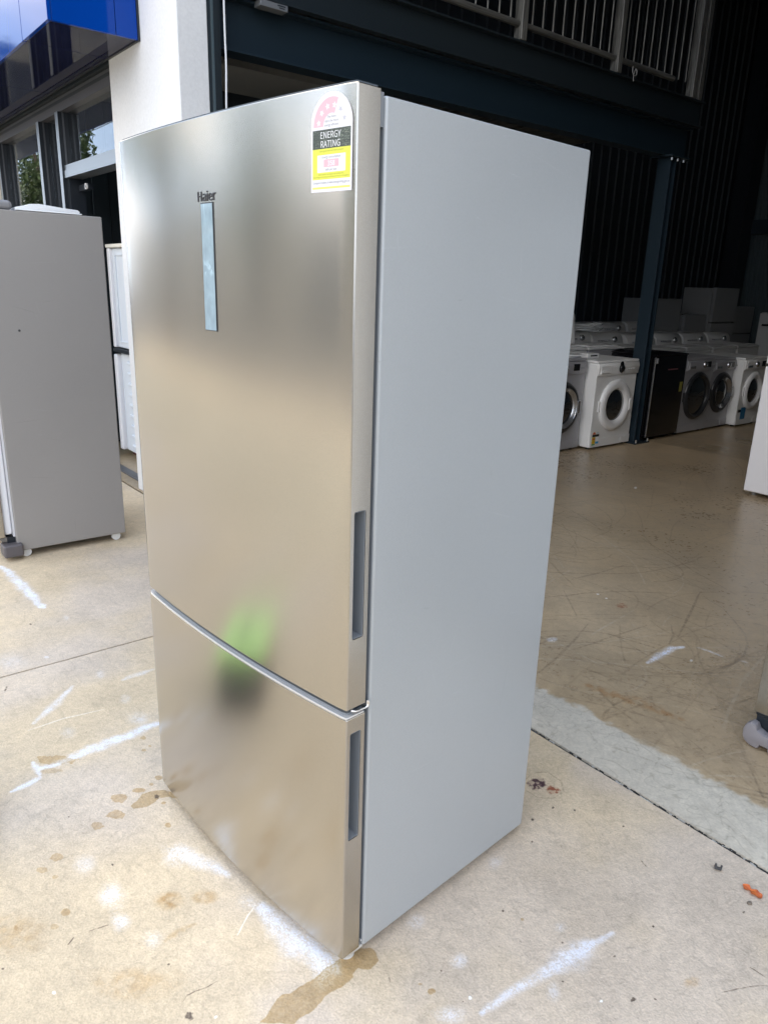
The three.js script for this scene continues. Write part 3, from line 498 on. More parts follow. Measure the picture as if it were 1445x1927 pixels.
// bend flat sheets (x, y given on the door) onto the bowed front
function onDoor(g, off) { const p = g.attributes.position; for (let i = 0; i < p.count; i++) p.setZ(i, p.getZ(i) + frontZ(Math.min(-0.004, p.getX(i))) + off); g.computeVertexNormals(); return g; }
{ // display strip
  const x0 = -0.4165, x1 = -0.376, y0 = 1.327, y1 = 1.5585;
  mesh('display_frame', onDoor(extrude([[x0 - 0.0015, y0 - 0.0015], [x1 + 0.0015, y0 - 0.0015], [x1 + 0.0015, y1 + 0.002], [x0 - 0.0015, y1 + 0.002]], 0.0012), 0.0002), std([0.07, 0.075, 0.08], 0.3, 0.6), up);
  const film = tex(128, 512, (i, j) => { const u = i / 128, v = j / 512, l = 0.96 + (fbm(u * 3, v * 14, 4, 531) - 0.5) * 0.16 + (n2(u * 40, v * 6, 533) - 0.5) * 0.03 + 0.14 * sst(0.06, 0, Math.abs(u - 0.24 - 0.05 * Math.sin(v * 9))) * sst(0.86, 0.93, v) + 0.16 * sst(0.5, 0.66, fbm(u * 5, v * 24, 3, 537)) * sst(0.08, 0.02, Math.abs(v - 0.5)); return [150 * l, 172 * l, 183 * l].map((c) => Math.min(255, c)); }, true, false);
  const g = new THREE.PlaneGeometry(x1 - x0, y1 - y0, 6, 1).translate((x0 + x1) / 2, (y0 + y1) / 2, 0); const gb = plainGeo(onDoor(g, 0.0019));
  mesh('display_panel', gb, std([1, 1, 1], 0.12, 0, { map: film, clearcoat: 1, clearcoatRoughness: 0.05, side: THREE.DoubleSide }), up);
}
{ const tg = new TextGeometry('Haier', { font, size: 0.0165, depth: 0.0012, curveSegments: 6, bevelEnabled: true, bevelThickness: 0.0004, bevelSize: 0.0003, bevelSegments: 1 }); tg.computeBoundingBox(); const bw = tg.boundingBox.max.x - tg.boundingBox.min.x; tg.scale(0.064 / bw, 1.02, 1).translate(-0.4285 - tg.boundingBox.min.x * 0.064 / bw, 1.5635, frontZ(-0.40) - 0.0003);
  mesh('brand_lettering', tg, std([0.045, 0.045, 0.05], 0.4, 0.3), up); }
{ // energy label sticker, sun bleached and scuffed
  const cw = 760, ch = 1180, cv = document.createElement('canvas'); cv.width = cw; cv.height = ch; const c = cv.getContext('2d');
  c.fillStyle = '#f4f3f6'; c.fillRect(0, 0, cw, ch);
  c.save(); c.beginPath(); c.arc(cw / 2, 395, 335, Math.PI, 1.62 * Math.PI); c.arc(cw / 2, 395, 150, 1.62 * Math.PI, Math.PI, true); c.closePath(); c.fillStyle = '#efc6d0'; c.fill(); c.restore();
  const star = (x, y, r, a, col) => { c.fillStyle = col; c.beginPath(); for (let i = 0; i < 10; i++) { const q = i % 2 ? r * 0.42 : r, t = a + (i * Math.PI) / 5; c.lineTo(x + q * Math.sin(t), y - q * Math.cos(t)); } c.closePath(); c.fill(); };
  for (let i = 0; i < 6; i++) { const t = Math.PI * (1.07 + i * 0.166); star(cw / 2 + 245 * Math.cos(t), 400 + 245 * Math.sin(t), 42, t + Math.PI / 2, i < 4 ? '#ffffff' : '#cfced8'); }
  c.textAlign = 'center'; c.fillStyle = '#5a5a62'; c.font = '38px sans-serif'; c.fillText('The more', cw / 2, 300); c.fillText('stars the more', cw / 2, 348); c.fillText('energy efficient', cw / 2, 396);
  c.fillStyle = '#49524a'; c.fillRect(28, 430, cw - 56, 226);
  { const R = makeRng(41); for (let i = 0; i < 900; i++) { const x = 28 + R() * (cw - 56), y = 430 + R() * 226, w = 6 + R() * 30, k = x > 470 ? 0.82 : 0.45; c.strokeStyle = R() < k ? `rgba(190,196,176,${0.25 + R() * 0.4})` : `rgba(18,22,20,${0.3 + R() * 0.4})`; c.lineWidth = 1.5 + R() * 3; c.beginPath(); c.moveTo(x, y); c.lineTo(Math.min(cw - 28, x + w), Math.max(430, Math.min(656, y + (R() - 0.5) * 16))); c.stroke(); } }
  c.fillStyle = '#fbfbfb'; c.font = '500 108px sans-serif'; c.fillText('ENERGY', cw / 2 - 20, 534); c.fillText('RATING', cw / 2 - 20, 640);
  c.fillStyle = '#ebec58'; c.fillRect(28, 656, cw - 56, 370);
  c.fillStyle = '#8a8a20'; c.font = '24px sans-serif'; c.fillText('A joint government and industry program', cw / 2, 692);
  c.fillStyle = '#f6f5f8'; c.fillRect(118, 730, cw - 236, 210); c.fillStyle = '#505058'; c.font = '38px sans-serif'; c.fillText('Energy consumption', cw / 2, 772); c.fillStyle = '#efc2cc'; c.fillRect(240, 786, 280, 92); c.fillStyle = '#fdf4f7'; c.font = 'bold 84px sans-serif'; c.fillText('358', cw / 2, 863); c.fillStyle = '#505058'; c.font = '36px sans-serif'; c.fillText('kWh per year', cw / 2, 922);
  c.fillStyle = '#85851c'; c.font = '23px sans-serif'; c.fillText('When tested in accordance with AS/NZS 4474.', cw / 2, 974); c.fillText('Actual energy use and running costs will depend on how you use the appliance.', cw / 2, 1004, cw - 90);
  c.fillStyle = '#f4f3f6'; c.fillRect(28, 1026, cw - 56, 88); c.fillStyle = '#3c3c48'; c.font = '36px sans-serif'; c.fillText('Compare models at www.energyrating.gov.au', cw / 2, 1078, cw - 70); c.fillStyle = '#f2f27a'; c.fillRect(28, 1116, cw - 56, 26);
  const ct = new THREE.CanvasTexture(cv); ct.colorSpace = THREE.SRGBColorSpace;
  const x0 = -0.0955, x1 = -0.0065, y0 = 1.560, y1 = 1.7005, w = x1 - x0, s = new THREE.Shape(), xc = (x0 + x1) / 2; s.moveTo(x0, y0); s.lineTo(x1, y0); s.lineTo(x1, y1 - w / 2); s.absarc(xc, y1 - w / 2, w / 2, 0, Math.PI, false); s.lineTo(x0, y0);
  const g = uvBy(plainGeo(onDoor(new THREE.ExtrudeGeometry(s, { depth: 0.0004, bevelEnabled: false, curveSegments: 20 }), 0.0004)), (x, y) => [(x - x0) / w, (y - y0) / (y1 - y0)]);
  mesh('energy_sticker', g, std([0.74, 0.74, 0.74], 0.45, 0, { map: ct }), up);
}
// ------------------------------------------------------------------ grey fridge at the left, door ajar
{
  const t = thing('refrigerator', 'plain grey side of a fridge with its door ajar, left of the steel one', 'refrigerator', [-3.33, 0, -0.285]);
  const L = (x) => x + 3.33, Zl = (z) => z + 0.285; M.warmGrey = std([0.335, 0.32, 0.306], 0.36, 0.2, { map: scuffs, bumpMap: orange, bumpScale: 0.0001 });
  mesh('cabinet', uvBy(bx(-0.345, 0.35, 0.04, 1.705, -0.285, 0.28, 0.006, 3), triUV(1.8)), M.warmGrey, t);
  mesh('door_liner', bx(-0.32, 0.325, 0.13, 1.69, 0.29, 0.325, 0.01), std([0.78, 0.78, 0.8], 0.4), t);
  mesh('gasket', bx(-0.33, 0.337, 0.12, 1.7, 0.2805, 0.289), std([0.6, 0.6, 0.62], 0.6), t);
  mesh('door', bx(-0.35, 0.345, 0.12, 1.71, 0.327, 0.385, 0.008), M.steel, t);
  mesh('kick_panel', bx(-0.33, 0.33, 0.05, 0.118, 0.281, 0.32), M.blackMetal, t);
  mesh('hinge_cover', bx(0.29, 0.38, 0.02, 0.088, 0.255, 0.35, 0.012), std([0.10, 0.09, 0.095], 0.5), t);
  mesh('top_hinge_cover', bx(0.18, 0.34, 1.7055, 1.748, 0.12, 0.34, 0.018), std([0.22, 0.22, 0.23], 0.5), t);
  mesh('plug', cyl(0.0055, 0.0055, 0.004, 16).rotateZ(Math.PI / 2), std([0.05, 0.05, 0.055], 0.5), t, [0.351, 1.158, 0.154]);
  for (const z of [0.235, -0.235]) for (const x of [-0.3, 0.325]) mesh('roller', cyl(0.024, 0.024, 0.02, 20).rotateZ(Math.PI / 2), std([0.66, 0.66, 0.64], 0.45), t, [x, 0.0245, z]);
  mesh('base_frame', bx(-0.3, 0.28, 0.026, 0.04, -0.25, 0.2), M.blackMetal, t);
  const tr = thing('plastic_tray', 'flat white plastic tray lying on top of the grey fridge', 'tray', [-3.06, 1.706, -0.33]);
  mesh('tray_base', extrude([[-0.155, 0], [0.13, 0], [0.138, 0.006], [0.138, 0.014], [0.128, 0.02], [0.06, 0.024], [0.0, 0.03], [-0.05, 0.034], [-0.09, 0.03], [-0.12, 0.02], [-0.155, 0.012]], 0.16, 0.003).rotateY(Math.PI / 2).translate(-0.09, 0.002, 0), std([0.82, 0.84, 0.86], 0.3, 0, { transmission: 0.1 }), tr); mesh('tray_rim', bx(-0.095, 0.078, 0.001, 0.006, -0.147, 0.155, 0.002), std([0.75, 0.77, 0.78], 0.35), tr);
}
// white fridge standing inside the shop entry, door liners turned out
{
  const t = thing('refrigerator', 'white fridge with bare door liners standing inside the shop entry', 'refrigerator', [-4.8, 0, -1.55]); const wht = std([0.66, 0.71, 0.76], 0.4), wh2 = std([0.82, 0.82, 0.84], 0.4);
  mesh('cabinet', bx(-0.25, 0.35, 0.04, 1.64, -0.3, 0.19, 0.01), wh2, t);
  const u1 = mesh('freezer_liner', bx(-0.215, 0.34, 0.885, 1.632, 0.192, 0.235, 0.012), wht, t); mesh('liner_ridge', extrude([[-0.14, 0.93], [0.3, 0.93], [0.3, 1.585], [-0.14, 1.585]], 0.006, 0.002, [[[-0.13, 0.94], [-0.13, 1.575], [0.29, 1.575], [0.29, 0.94]]]).translate(0, 0, 0.236), wht, u1);
  const l1 = mesh('door_liner', bx(-0.205, 0.34, 0.05, 0.845, 0.192, 0.225, 0.012), wht, t); for (let i = 0; i < 9; i++) mesh('shelf_stud', bx(-0.03, 0.05, 0.10 + i * 0.083, 0.128 + i * 0.083, 0.2255, 0.25, 0.01), wht, l1);
  mesh('liner_edge', bx(-0.27, -0.2165, 0.885, 1.632, 0.195, 0.255, 0.008), wh2, t); mesh('liner_edge', bx(-0.275, -0.2065, 0.05, 0.83, 0.195, 0.26, 0.014), wh2, t); mesh('top_rail', bx(-0.272, 0.34, 1.634, 1.66, 0.192, 0.262, 0.006), std([0.78, 0.75, 0.66], 0.5), t); mesh('divider', bx(-0.265, 0.34, 0.85, 0.878, 0.192, 0.262, 0.004), M.blackMetal, t);
  mesh('plinth', bx(-0.24, 0.33, 0.003, 0.038, -0.28, 0.17), std([0.10, 0.02, 0.025], 0.6), t);
}
// white fridge further inside, at the right edge
{
  const t = thing('refrigerator', 'white fridge standing alone on the warehouse floor', 'refrigerator', [-1.17, 0, -4.98], 0.02); const m = std([0.78, 0.78, 0.8], 0.3);
  mesh('cabinet', bx(-0.295, 0.295, 0.035, 1.55, -0.29, 0.235, 0.006), m, t); const d1 = mesh('lower_door', bx(-0.3, 0.3, 0.035, 0.955, 0.245, 0.30, 0.01), m, t); const d2 = mesh('upper_door', bx(-0.3, 0.3, 0.97, 1.555, 0.245, 0.30, 0.01), m, t);
  mesh('handle', bx(0.25, 0.275, 0.62, 0.92, 0.301, 0.33, 0.006), m, d1); mesh('handle', bx(0.25, 0.275, 1.0, 1.25, 0.301, 0.33, 0.006), m, d2);
  mesh('gasket', bx(-0.285, 0.285, 0.04, 1.545, 0.2355, 0.2445), M.darkGasket, t);
  for (const x of [-0.25, 0.25]) for (const z of [0.22, -0.24]) mesh('foot', cyl(0.016, 0.016, 0.034, 14), std([0.4, 0.4, 0.4], 0.5), t, [x, 0.0175, z]);
}
// steel fridge at the right frame edge, seen from its side
{
  const t = thing('refrigerator', 'steel fridge at the right frame edge with a grey hinge foot cover', 'refrigerator', [0.459, 0, -1.90], 0.03); // faces -x
  mesh('cabinet', bx(-0.28, 0.33, 0.09, 1.72, -0.35, 0.35, 0.006), M.silverPaint, t); const d = mesh('door', bx(-0.36, -0.295, 0.112, 1.73, -0.35, 0.352, 0.006), M.steel, t); mesh('door_cap', bx(-0.352, -0.298, 0.104, 0.1115, -0.345, 0.347), M.blackMetal, d); mesh('gasket', bx(-0.2945, -0.2805, 0.1, 1.7, -0.33, 0.335), M.darkGasket, t);
  mesh('hinge_block', bx(-0.35, -0.27, 0.03, 0.102, 0.27, 0.345, 0.004), M.blackMetal, t);
  mesh('foot_cover', extrude([[-0.392, 0.03], [-0.384, 0.016], [-0.368, 0.006], [-0.345, 0.004], [-0.338, 0.008], [-0.336, 0.02], [-0.31, 0.02], [-0.308, 0.008], [-0.24, 0.008], [-0.24, 0.062], [-0.30, 0.056], [-0.33, 0.058], [-0.350, 0.066], [-0.358, 0.082], [-0.374, 0.086], [-0.388, 0.074], [-0.394, 0.054]], 0.03, 0.004).translate(0.024, 0, 0.35), std([0.24, 0.225, 0.235], 0.4), t);
  mesh('front_grille', bx(-0.33, -0.25, 0.02, 0.10, -0.33, 0.265), M.blackMetal, t); mesh('base', bx(-0.24, 0.3, 0.03, 0.088, -0.32, 0.32), M.blackMetal, t);
  for (const z of [-0.3, 0.3]) for (const x of [-0.22, 0.28]) mesh('roller', cyl(0.014, 0.014, 0.02, 16).rotateZ(Math.PI / 2), M.darkGasket, t, [x, 0.0145, z]);
}

// ------------------------------------------------------------------ laundry machines. Built facing +z, base at y = 0, turned to face +x
const A = { white: std([0.78, 0.78, 0.76], 0.35), silver: std([0.40, 0.40, 0.42], 0.38, 0.3), ring: std([0.02, 0.021, 0.023], 0.3), ringChrome: std([0.55, 0.56, 0.58], 0.22, 0.9), ringWhite: std([0.8, 0.8, 0.79], 0.3), glass: std([0.015, 0.018, 0.022], 0.06, 0, { clearcoat: 1, clearcoatRoughness: 0.02 }), black: std([0.01, 0.011, 0.013], 0.15), grey: std([0.3, 0.3, 0.31], 0.4), paleGrey: std([0.55, 0.55, 0.54], 0.4) };
function lathe(pts, seg = 48) { return new THREE.LatheGeometry(pts.map((p) => new THREE.Vector2(...p)), seg).rotateX(Math.PI / 2); }
const sticker = (() => { const cv = document.createElement('canvas'); cv.width = 128; cv.height = 160; const c = cv.getContext('2d'); c.fillStyle = '#e8e4da'; c.fillRect(0, 0, 128, 160); c.fillStyle = '#d2683a'; c.beginPath(); c.arc(34, 34, 26, Math.PI, 0); c.fill(); c.fillStyle = '#c9d3d8'; c.beginPath(); c.arc(96, 34, 26, Math.PI, 0); c.fill(); c.fillStyle = '#15181a'; c.fillRect(4, 36, 120, 26); c.fillStyle = '#d8b41e'; c.fillRect(4, 64, 58, 76); c.fillStyle = '#2f9fd0'; c.fillRect(66, 118, 58, 24); c.fillStyle = '#eee'; c.fillRect(66, 64, 58, 52); c.fillStyle = '#cf3a52'; c.fillRect(14, 82, 38, 12); c.fillStyle = '#4aa14a'; c.fillRect(4, 142, 58, 14); const t = new THREE.CanvasTexture(cv); t.colorSpace = THREE.SRGBColorSpace; return std([1, 1, 1], 0.5, 0, { map: t }); })();
const blueSticker = std([0.02, 0.16, 0.32], 0.5);
function frontLoader(label, [x, z], { w, h, d = 0.55, body = A.white, ring = A.ringWhite, R = 0.235, r = 0.145, cy = 0.40, chrome = false, stick = 0, controls = 'A' }) {
  const t = thing('washing_machine', label, 'washing machine', [x, 0, z], Math.PI / 2, 'front loading machines in a row along the warehouse wall');
  mesh('body', bx(-w / 2, w / 2, 0.02, h - 0.022, -d, 0, 0.012, 3), body, t); mesh('worktop', bx(-w / 2 - 0.002, w / 2 + 0.002, h - 0.021, h, -d - 0.004, 0.004, 0.006), body, t);
  const cp = mesh('control_panel', extrude([[0, h - 0.135], [0.012, h - 0.132], [0.02, h - 0.06], [0.012, h - 0.026], [0, h - 0.024]], w - 0.012, 0.002).rotateY(-Math.PI / 2).translate(w / 2 - 0.006, 0, 0.0008), body, t);
  mesh('drawer', bx(-w / 2 + 0.03, -w / 2 + 0.19, h - 0.118, h - 0.045, 0.014, 0.024, 0.006), body, cp); mesh('drawer_pull', bx(-w / 2 + 0.05, -w / 2 + 0.15, h - 0.108, h - 0.082, 0.0245, 0.029, 0.004), controls === 'A' ? A.ringWhite : A.ringChrome, cp);
  const kx = controls === 'A' ? 0.03 : controls === 'B' ? -0.02 : 0.06; mesh('knob', lathe([[0, 0.04], [0.026, 0.038], [0.031, 0.03], [0.033, 0.018]], 28), controls === 'A' ? A.black : A.ringChrome, cp, [kx, h - 0.075, 0]);
  if (controls === 'A') { mesh('dial_surround', lathe([[0.034, 0.023], [0.042, 0.021]], 28), A.black, cp, [kx, h - 0.075, 0]); mesh('indicator_window', new THREE.CylinderGeometry(0.026, 0.026, 0.004, 24).rotateX(Math.PI / 2), A.black, cp, [kx - 0.004, h - 0.038, 0.021]); for (let i = 0; i < 4; i++) mesh('button', bx(0.12 + i * 0.035, 0.138 + i * 0.035, h - 0.09, h - 0.08, 0.015, 0.024, 0.002), A.paleGrey, cp); }
  else { mesh('display', bx(0.1, 0.185, h - 0.105, h - 0.045, 0.017, 0.023, 0.003), A.black, cp); for (let i = 0; i < 3; i++) mesh('button', bx(0.2 + i * 0.02, 0.212 + i * 0.02, h - 0.09, h - 0.08, 0.016, 0.024, 0.002), A.grey, cp); }
  const door = mesh('door_ring', lathe([[R, 0.001], [R + 0.002, 0.012], [R - 0.008, 0.026], [R - 0.03, 0.036], [r + 0.02, 0.034], [r + 0.004, 0.022], [r - 0.004, 0.006]], 56), ring, t, [0, cy, 0.0006]);
  if (chrome) mesh('chrome_trim', lathe([[R - 0.06, 0.036], [R - 0.055, 0.044], [r + 0.02, 0.041], [r + 0.004, 0.03], [r - 0.012, 0.01]], 56), A.ringChrome, door);
  mesh('door_glass', lathe([[0, -0.03 + 0.06], [r * 0.5, 0.026], [r * 0.8, 0.016], [r + 0.002, 0.004]], 40), A.glass, door);
  mesh('door_handle', bx(R - 0.05, R - 0.012, -0.06, 0.06, 0.03, 0.044, 0.008), chrome ? A.ringChrome : ring, door); mesh('hinge', bx(-R - 0.018, -R + 0.012, -0.05, 0.05, 0.002, 0.016, 0.004), ring, door);
  mesh('kick_panel', bx(-w / 2 + 0.006, w / 2 - 0.006, 0.022, 0.1, 0.0005, 0.006, 0.002), body, t); mesh('filter_flap', bx(w / 2 - 0.16, w / 2 - 0.06, 0.03, 0.085, 0.0065, 0.011, 0.004), body, t);
  for (const fx of [-w / 2 + 0.05, w / 2 - 0.05]) for (const fz of [-0.05, -d + 0.05]) mesh('foot', cyl(0.018, 0.02, 0.02, 14), A.black, t, [fx, 0.0105, fz]);
  if (stick) { const g = new THREE.BoxGeometry(0.11, 0.135, 0.0006); mesh('energy_sticker', g, stick === 2 ? blueSticker : sticker, t, [-w / 2 + (stick === 2 ? 0.14 : 0.08), stick === 2 ? 0.15 : 0.108, 0.0075]); if (stick === 2) mesh('dark_sticker', new THREE.BoxGeometry(0.07, 0.03, 0.0006), A.black, t, [-w / 2 + 0.06, 0.18, 0.0045]); }
  return t;
}
// local +x points to world -z after the turn, so the machine's left edge is the one nearer the door
frontLoader('silver front loader half hidden behind the tall steel fridge', [-3.17, -4.62], { w: 0.60, h: 0.845, body: A.silver, ring: A.ring, R: 0.235, r: 0.165, cy: 0.41, chrome: true, controls: 'B' });
frontLoader('white front loader with yellow and red energy stickers beside the steel column', [-3.075, -5.285], { w: 0.64, h: 0.825, R: 0.24, r: 0.15, cy: 0.405, stick: 1, controls: 'A' });
frontLoader('silver front loader with a wide black door beside the black bar fridge', [-3.06, -6.735], { w: 0.56, h: 0.80, body: A.silver, ring: A.ring, R: 0.25, r: 0.20, cy: 0.40, controls: 'C' });
frontLoader('silver front loader with a chrome rimmed door next to the wide black door one', [-3.07, -7.265], { w: 0.475, h: 0.775, body: A.silver, ring: A.ring, R: 0.222, r: 0.15, cy: 0.40, chrome: true, controls: 'C', stick: 0 });
frontLoader('white front loader with a blue sticker, last visible in the row', [-2.975, -7.80], { w: 0.55, h: 0.775, ring: A.ringWhite, R: 0.21, r: 0.14, cy: 0.40, controls: 'B', stick: 2 });
{ // black bar fridge
  const t = thing('bar_fridge', 'black bar fridge with a silver edge strip beside the steel column', 'bar fridge', [-3.03, 0, -6.13], Math.PI / 2); const w = 0.58, h = 0.87, d = 0.52, gl = std([0.006, 0.006, 0.008], 0.22, 0, { specularIntensity: 0.6, clearcoat: 0.2, clearcoatRoughness: 0.08 });
  mesh('cabinet', bx(-w / 2, w / 2, 0.03, h - 0.03, -d, -0.052, 0.01), gl, t);
  mesh('worktop', extrude([[-w / 2, 0], [w / 2, 0], [w / 2, 0.012], [w / 4, 0.028], [0, 0.034], [-w / 4, 0.028], [-w / 2, 0.012]], d, 0.004).translate(0, h - 0.028, -d), gl, t);
  const pr = []; for (let i = 0; i <= 16; i++) { const x = -w / 2 + (w * i) / 16; pr.push([x, 0.012 - 0.012 * (1 - Math.pow((2 * x) / w, 2))]); } pr.push([w / 2, 0.05], [-w / 2, 0.05]);
  const dr = mesh('door', extrude(pr, h - 0.075, 0.002, [], 0.4).rotateX(-Math.PI / 2).translate(0, 0.042, 0), gl, t);
  mesh('edge_strip', bx(-w / 2 - 0.003, -w / 2 + 0.012, 0.04, h - 0.04, -0.02, -0.006, 0.003), A.ringChrome, dr); mesh('brand_strip', bx(-0.06, 0.12, 0.70, 0.712, 0.0005, 0.003), std([0.16, 0.06, 0.07], 0.4), dr); mesh('handle', bx(-w / 2 + 0.002, -w / 2 + 0.03, h - 0.1, h - 0.045, -0.005, 0.012, 0.006), A.ringChrome, dr);
  mesh('energy_sticker', new THREE.BoxGeometry(0.06, 0.10, 0.0008), std([0.3, 0.28, 0.06], 0.5), dr, [w / 2 - 0.06, 0.52, -0.0045], [0, 0.07, 0]);
  for (const x of [-0.24, 0.24]) for (const z of [-0.1, -0.46]) mesh('foot', cyl(0.016, 0.018, 0.029, 12), A.black, t, [x, 0.0148, z]);
}
// top loaders in the rows behind
function topLoader(label, [x, z], { w = 0.58, h = 0.80, d = 0.58, body = A.paleGrey, front = A.paleGrey }) {
  const t = thing('top_loader', label, 'washing machine', [x, 0, z], Math.PI / 2, 'top loading machines behind the front row');
  mesh('body', bx(-w / 2, w / 2, 0.03, h - 0.03, -d, 0, 0.015), front, t); mesh('deck', bx(-w / 2 - 0.004, w / 2 + 0.004, h - 0.029, h, -d, 0.006, 0.012), body, t);
  mesh('lid', bx(-w / 2 + 0.03, w / 2 - 0.03, h + 0.001, h + 0.016, -d + 0.2, -0.03, 0.007), body, t);
  const p = [[0, 0]]; for (let i = 0; i <= 10; i++) { const a = (i / 10) * Math.PI * 0.5; p.push([-0.02 - 0.11 * (1 - Math.cos(a)), 0.03 + 0.115 * Math.sin(a)]); } p.push([-0.17, 0.14], [-0.17, 0]);
  const c = mesh('console', extrude(p, w - 0.01, 0.006, [], 0.6).rotateY(-Math.PI / 2).translate(w / 2 - 0.005, h + 0.001, -d + 0.18), body, t);
  mesh('dial', lathe([[0, 0.03], [0.03, 0.026], [0.034, 0.0]], 24), A.ringChrome, c, [0.12, h + 0.062, -d + 0.19 - 0.035], [-0.4, 0, 0]); for (let i = 0; i < 5; i++) mesh('button', bx(-0.2 + i * 0.05, -0.175 + i * 0.05, h + 0.045, h + 0.062, -d + 0.15, -d + 0.174, 0.003), A.grey, c);
  for (const fx of [-w / 2 + 0.05, w / 2 - 0.05]) for (const fz of [-0.06, -d + 0.06]) mesh('foot', cyl(0.018, 0.02, 0.029, 12), A.black, t, [fx, 0.015, fz]);
  return t;
}
const TL = [
  ['white top loader directly behind the silver and white front loaders', [-3.85, -5.55], { h: 0.86, body: A.white, front: A.white }],
  ['dark fronted top loader with a white arched top behind the steel column', [-3.85, -6.17], { h: 0.86, body: A.white, front: A.grey }],
  ['top loader behind the column, above the black bar fridge', [-3.85, -6.80], { h: 0.83 }],
  ['top loader with rounded console behind the wide black door machine', [-3.82, -7.45], {}],
  ['top loader with rounded console behind the chrome rimmed machine', [-3.82, -8.07], {}],
  ['top loader with rounded console behind the last white front loader', [-3.82, -8.70], {}],
  ['top loader at the far end of the second row', [-3.82, -9.33], {}]];
TL.forEach(([l, p, o]) => topLoader(l, p, o));
const third = topLoader('dim top loader against the side wall, nearest the door in the third row', [-4.62, -6.7], { h: 0.9 });
['second', 'third', 'fourth', 'fifth'].forEach((n, i) => copyOf(third, [-4.62, 0, -7.35 - i * 0.64], Math.PI / 2, `dim top loader against the side wall, ${n} from the door in the third row`));
{ // papers and parts lying on the machine tops
  const t = thing('manual_stack', 'white booklets and parts lying on top of the silver front loader', 'papers', [-3.33, 0.8455, -4.78]); for (const [x, z, w, d, y, r] of [[0, 0, 0.2, 0.28, 0.0, 0.1], [0.02, -0.1, 0.16, 0.2, 0.012, -0.3], [0.06, 0.16, 0.12, 0.14, 0.0, 0.5]]) mesh('booklet', bx(-w / 2, w / 2, 0.001, 0.011, -d / 2, d / 2, 0.002), y ? A.white : std([0.62, 0.63, 0.64], 0.6), t, [x, y, z], [0, r, 0]);
  const bx1 = thing('spare_part', 'small white plastic part lying on the white front loader', 'spare part', [-3.32, 0.826, -5.16]); mesh('shell', bx(-0.05, 0.05, 0.001, 0.045, -0.09, 0.09, 0.012), A.white, bx1); mesh('slot', bx(0.0502, 0.053, 0.018, 0.03, -0.05, 0.05), A.black, bx1);
  const hose = []; for (let i = 0; i < 60; i++) { const a = i * 0.52; hose.push([-4.15 + Math.cos(a) * (0.13 + 0.03 * Math.sin(i * 1.7)), 1.018 + i * 0.0009 + 0.014 * Math.sin(i * 0.9), -6.18 + Math.sin(a) * (0.22 + 0.04 * Math.cos(i * 1.3))]); }
  tag(mesh('hose_coil', tube(hose, 0.0075, 300, 6), std([0.45, 0.47, 0.47], 0.5)), 'coil of grey hose heaped on the dark fronted top loader', 'hose');
  const l = thing('open_lid', 'white washing machine lid propped upright behind the grey fridge side', 'lid', [-4.05, 0.8775, -5.62], Math.PI / 2); mesh('lid_frame', extrude([[-0.22, 0], [0.22, 0], [0.22, 0.30], [0.18, 0.35], [-0.18, 0.35], [-0.22, 0.30]], 0.03, 0.006, [[[-0.15, 0.06], [-0.15, 0.28], [0.15, 0.28], [0.15, 0.06]]]), A.white, l, [0, 0.006, 0], [-0.12, 0, 0]); mesh('lid_window', bx(-0.15, 0.15, 0.066, 0.286, 0.008, 0.016), A.black, l, [0, 0, 0.002], [-0.12, 0, 0]);
}
// dim fridges stored against the side wall
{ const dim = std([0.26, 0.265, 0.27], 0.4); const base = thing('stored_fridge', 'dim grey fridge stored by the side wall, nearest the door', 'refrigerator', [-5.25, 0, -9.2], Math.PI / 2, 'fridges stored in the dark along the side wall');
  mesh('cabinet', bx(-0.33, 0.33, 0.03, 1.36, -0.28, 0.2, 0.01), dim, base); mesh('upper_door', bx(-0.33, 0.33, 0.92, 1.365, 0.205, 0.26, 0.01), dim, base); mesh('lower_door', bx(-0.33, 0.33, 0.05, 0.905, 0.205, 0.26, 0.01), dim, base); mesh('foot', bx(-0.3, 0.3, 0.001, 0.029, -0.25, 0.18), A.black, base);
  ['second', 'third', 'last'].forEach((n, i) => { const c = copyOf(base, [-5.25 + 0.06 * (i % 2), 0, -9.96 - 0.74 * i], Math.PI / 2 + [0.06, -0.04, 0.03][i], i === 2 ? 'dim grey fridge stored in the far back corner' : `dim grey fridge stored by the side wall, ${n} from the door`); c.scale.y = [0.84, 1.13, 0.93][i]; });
  const f = thing('stored_fridge', 'pale low cabinet standing against the corrugated back wall', 'refrigerator', [-4.2, 0, -11.4]); mesh('cabinet', bx(-0.4, 0.4, 0.03, 1.2, -0.35, 0.2, 0.01), A.paleGrey, f); mesh('door', bx(-0.4, 0.4, 0.04, 1.19, 0.205, 0.25, 0.01), A.paleGrey, f); mesh('handle', bx(-0.34, -0.2, 1.0, 1.03, 0.251, 0.27, 0.004), A.black, f); mesh('foot', bx(-0.36, 0.36, 0.001, 0.029, -0.3, 0.18), A.black, f); }
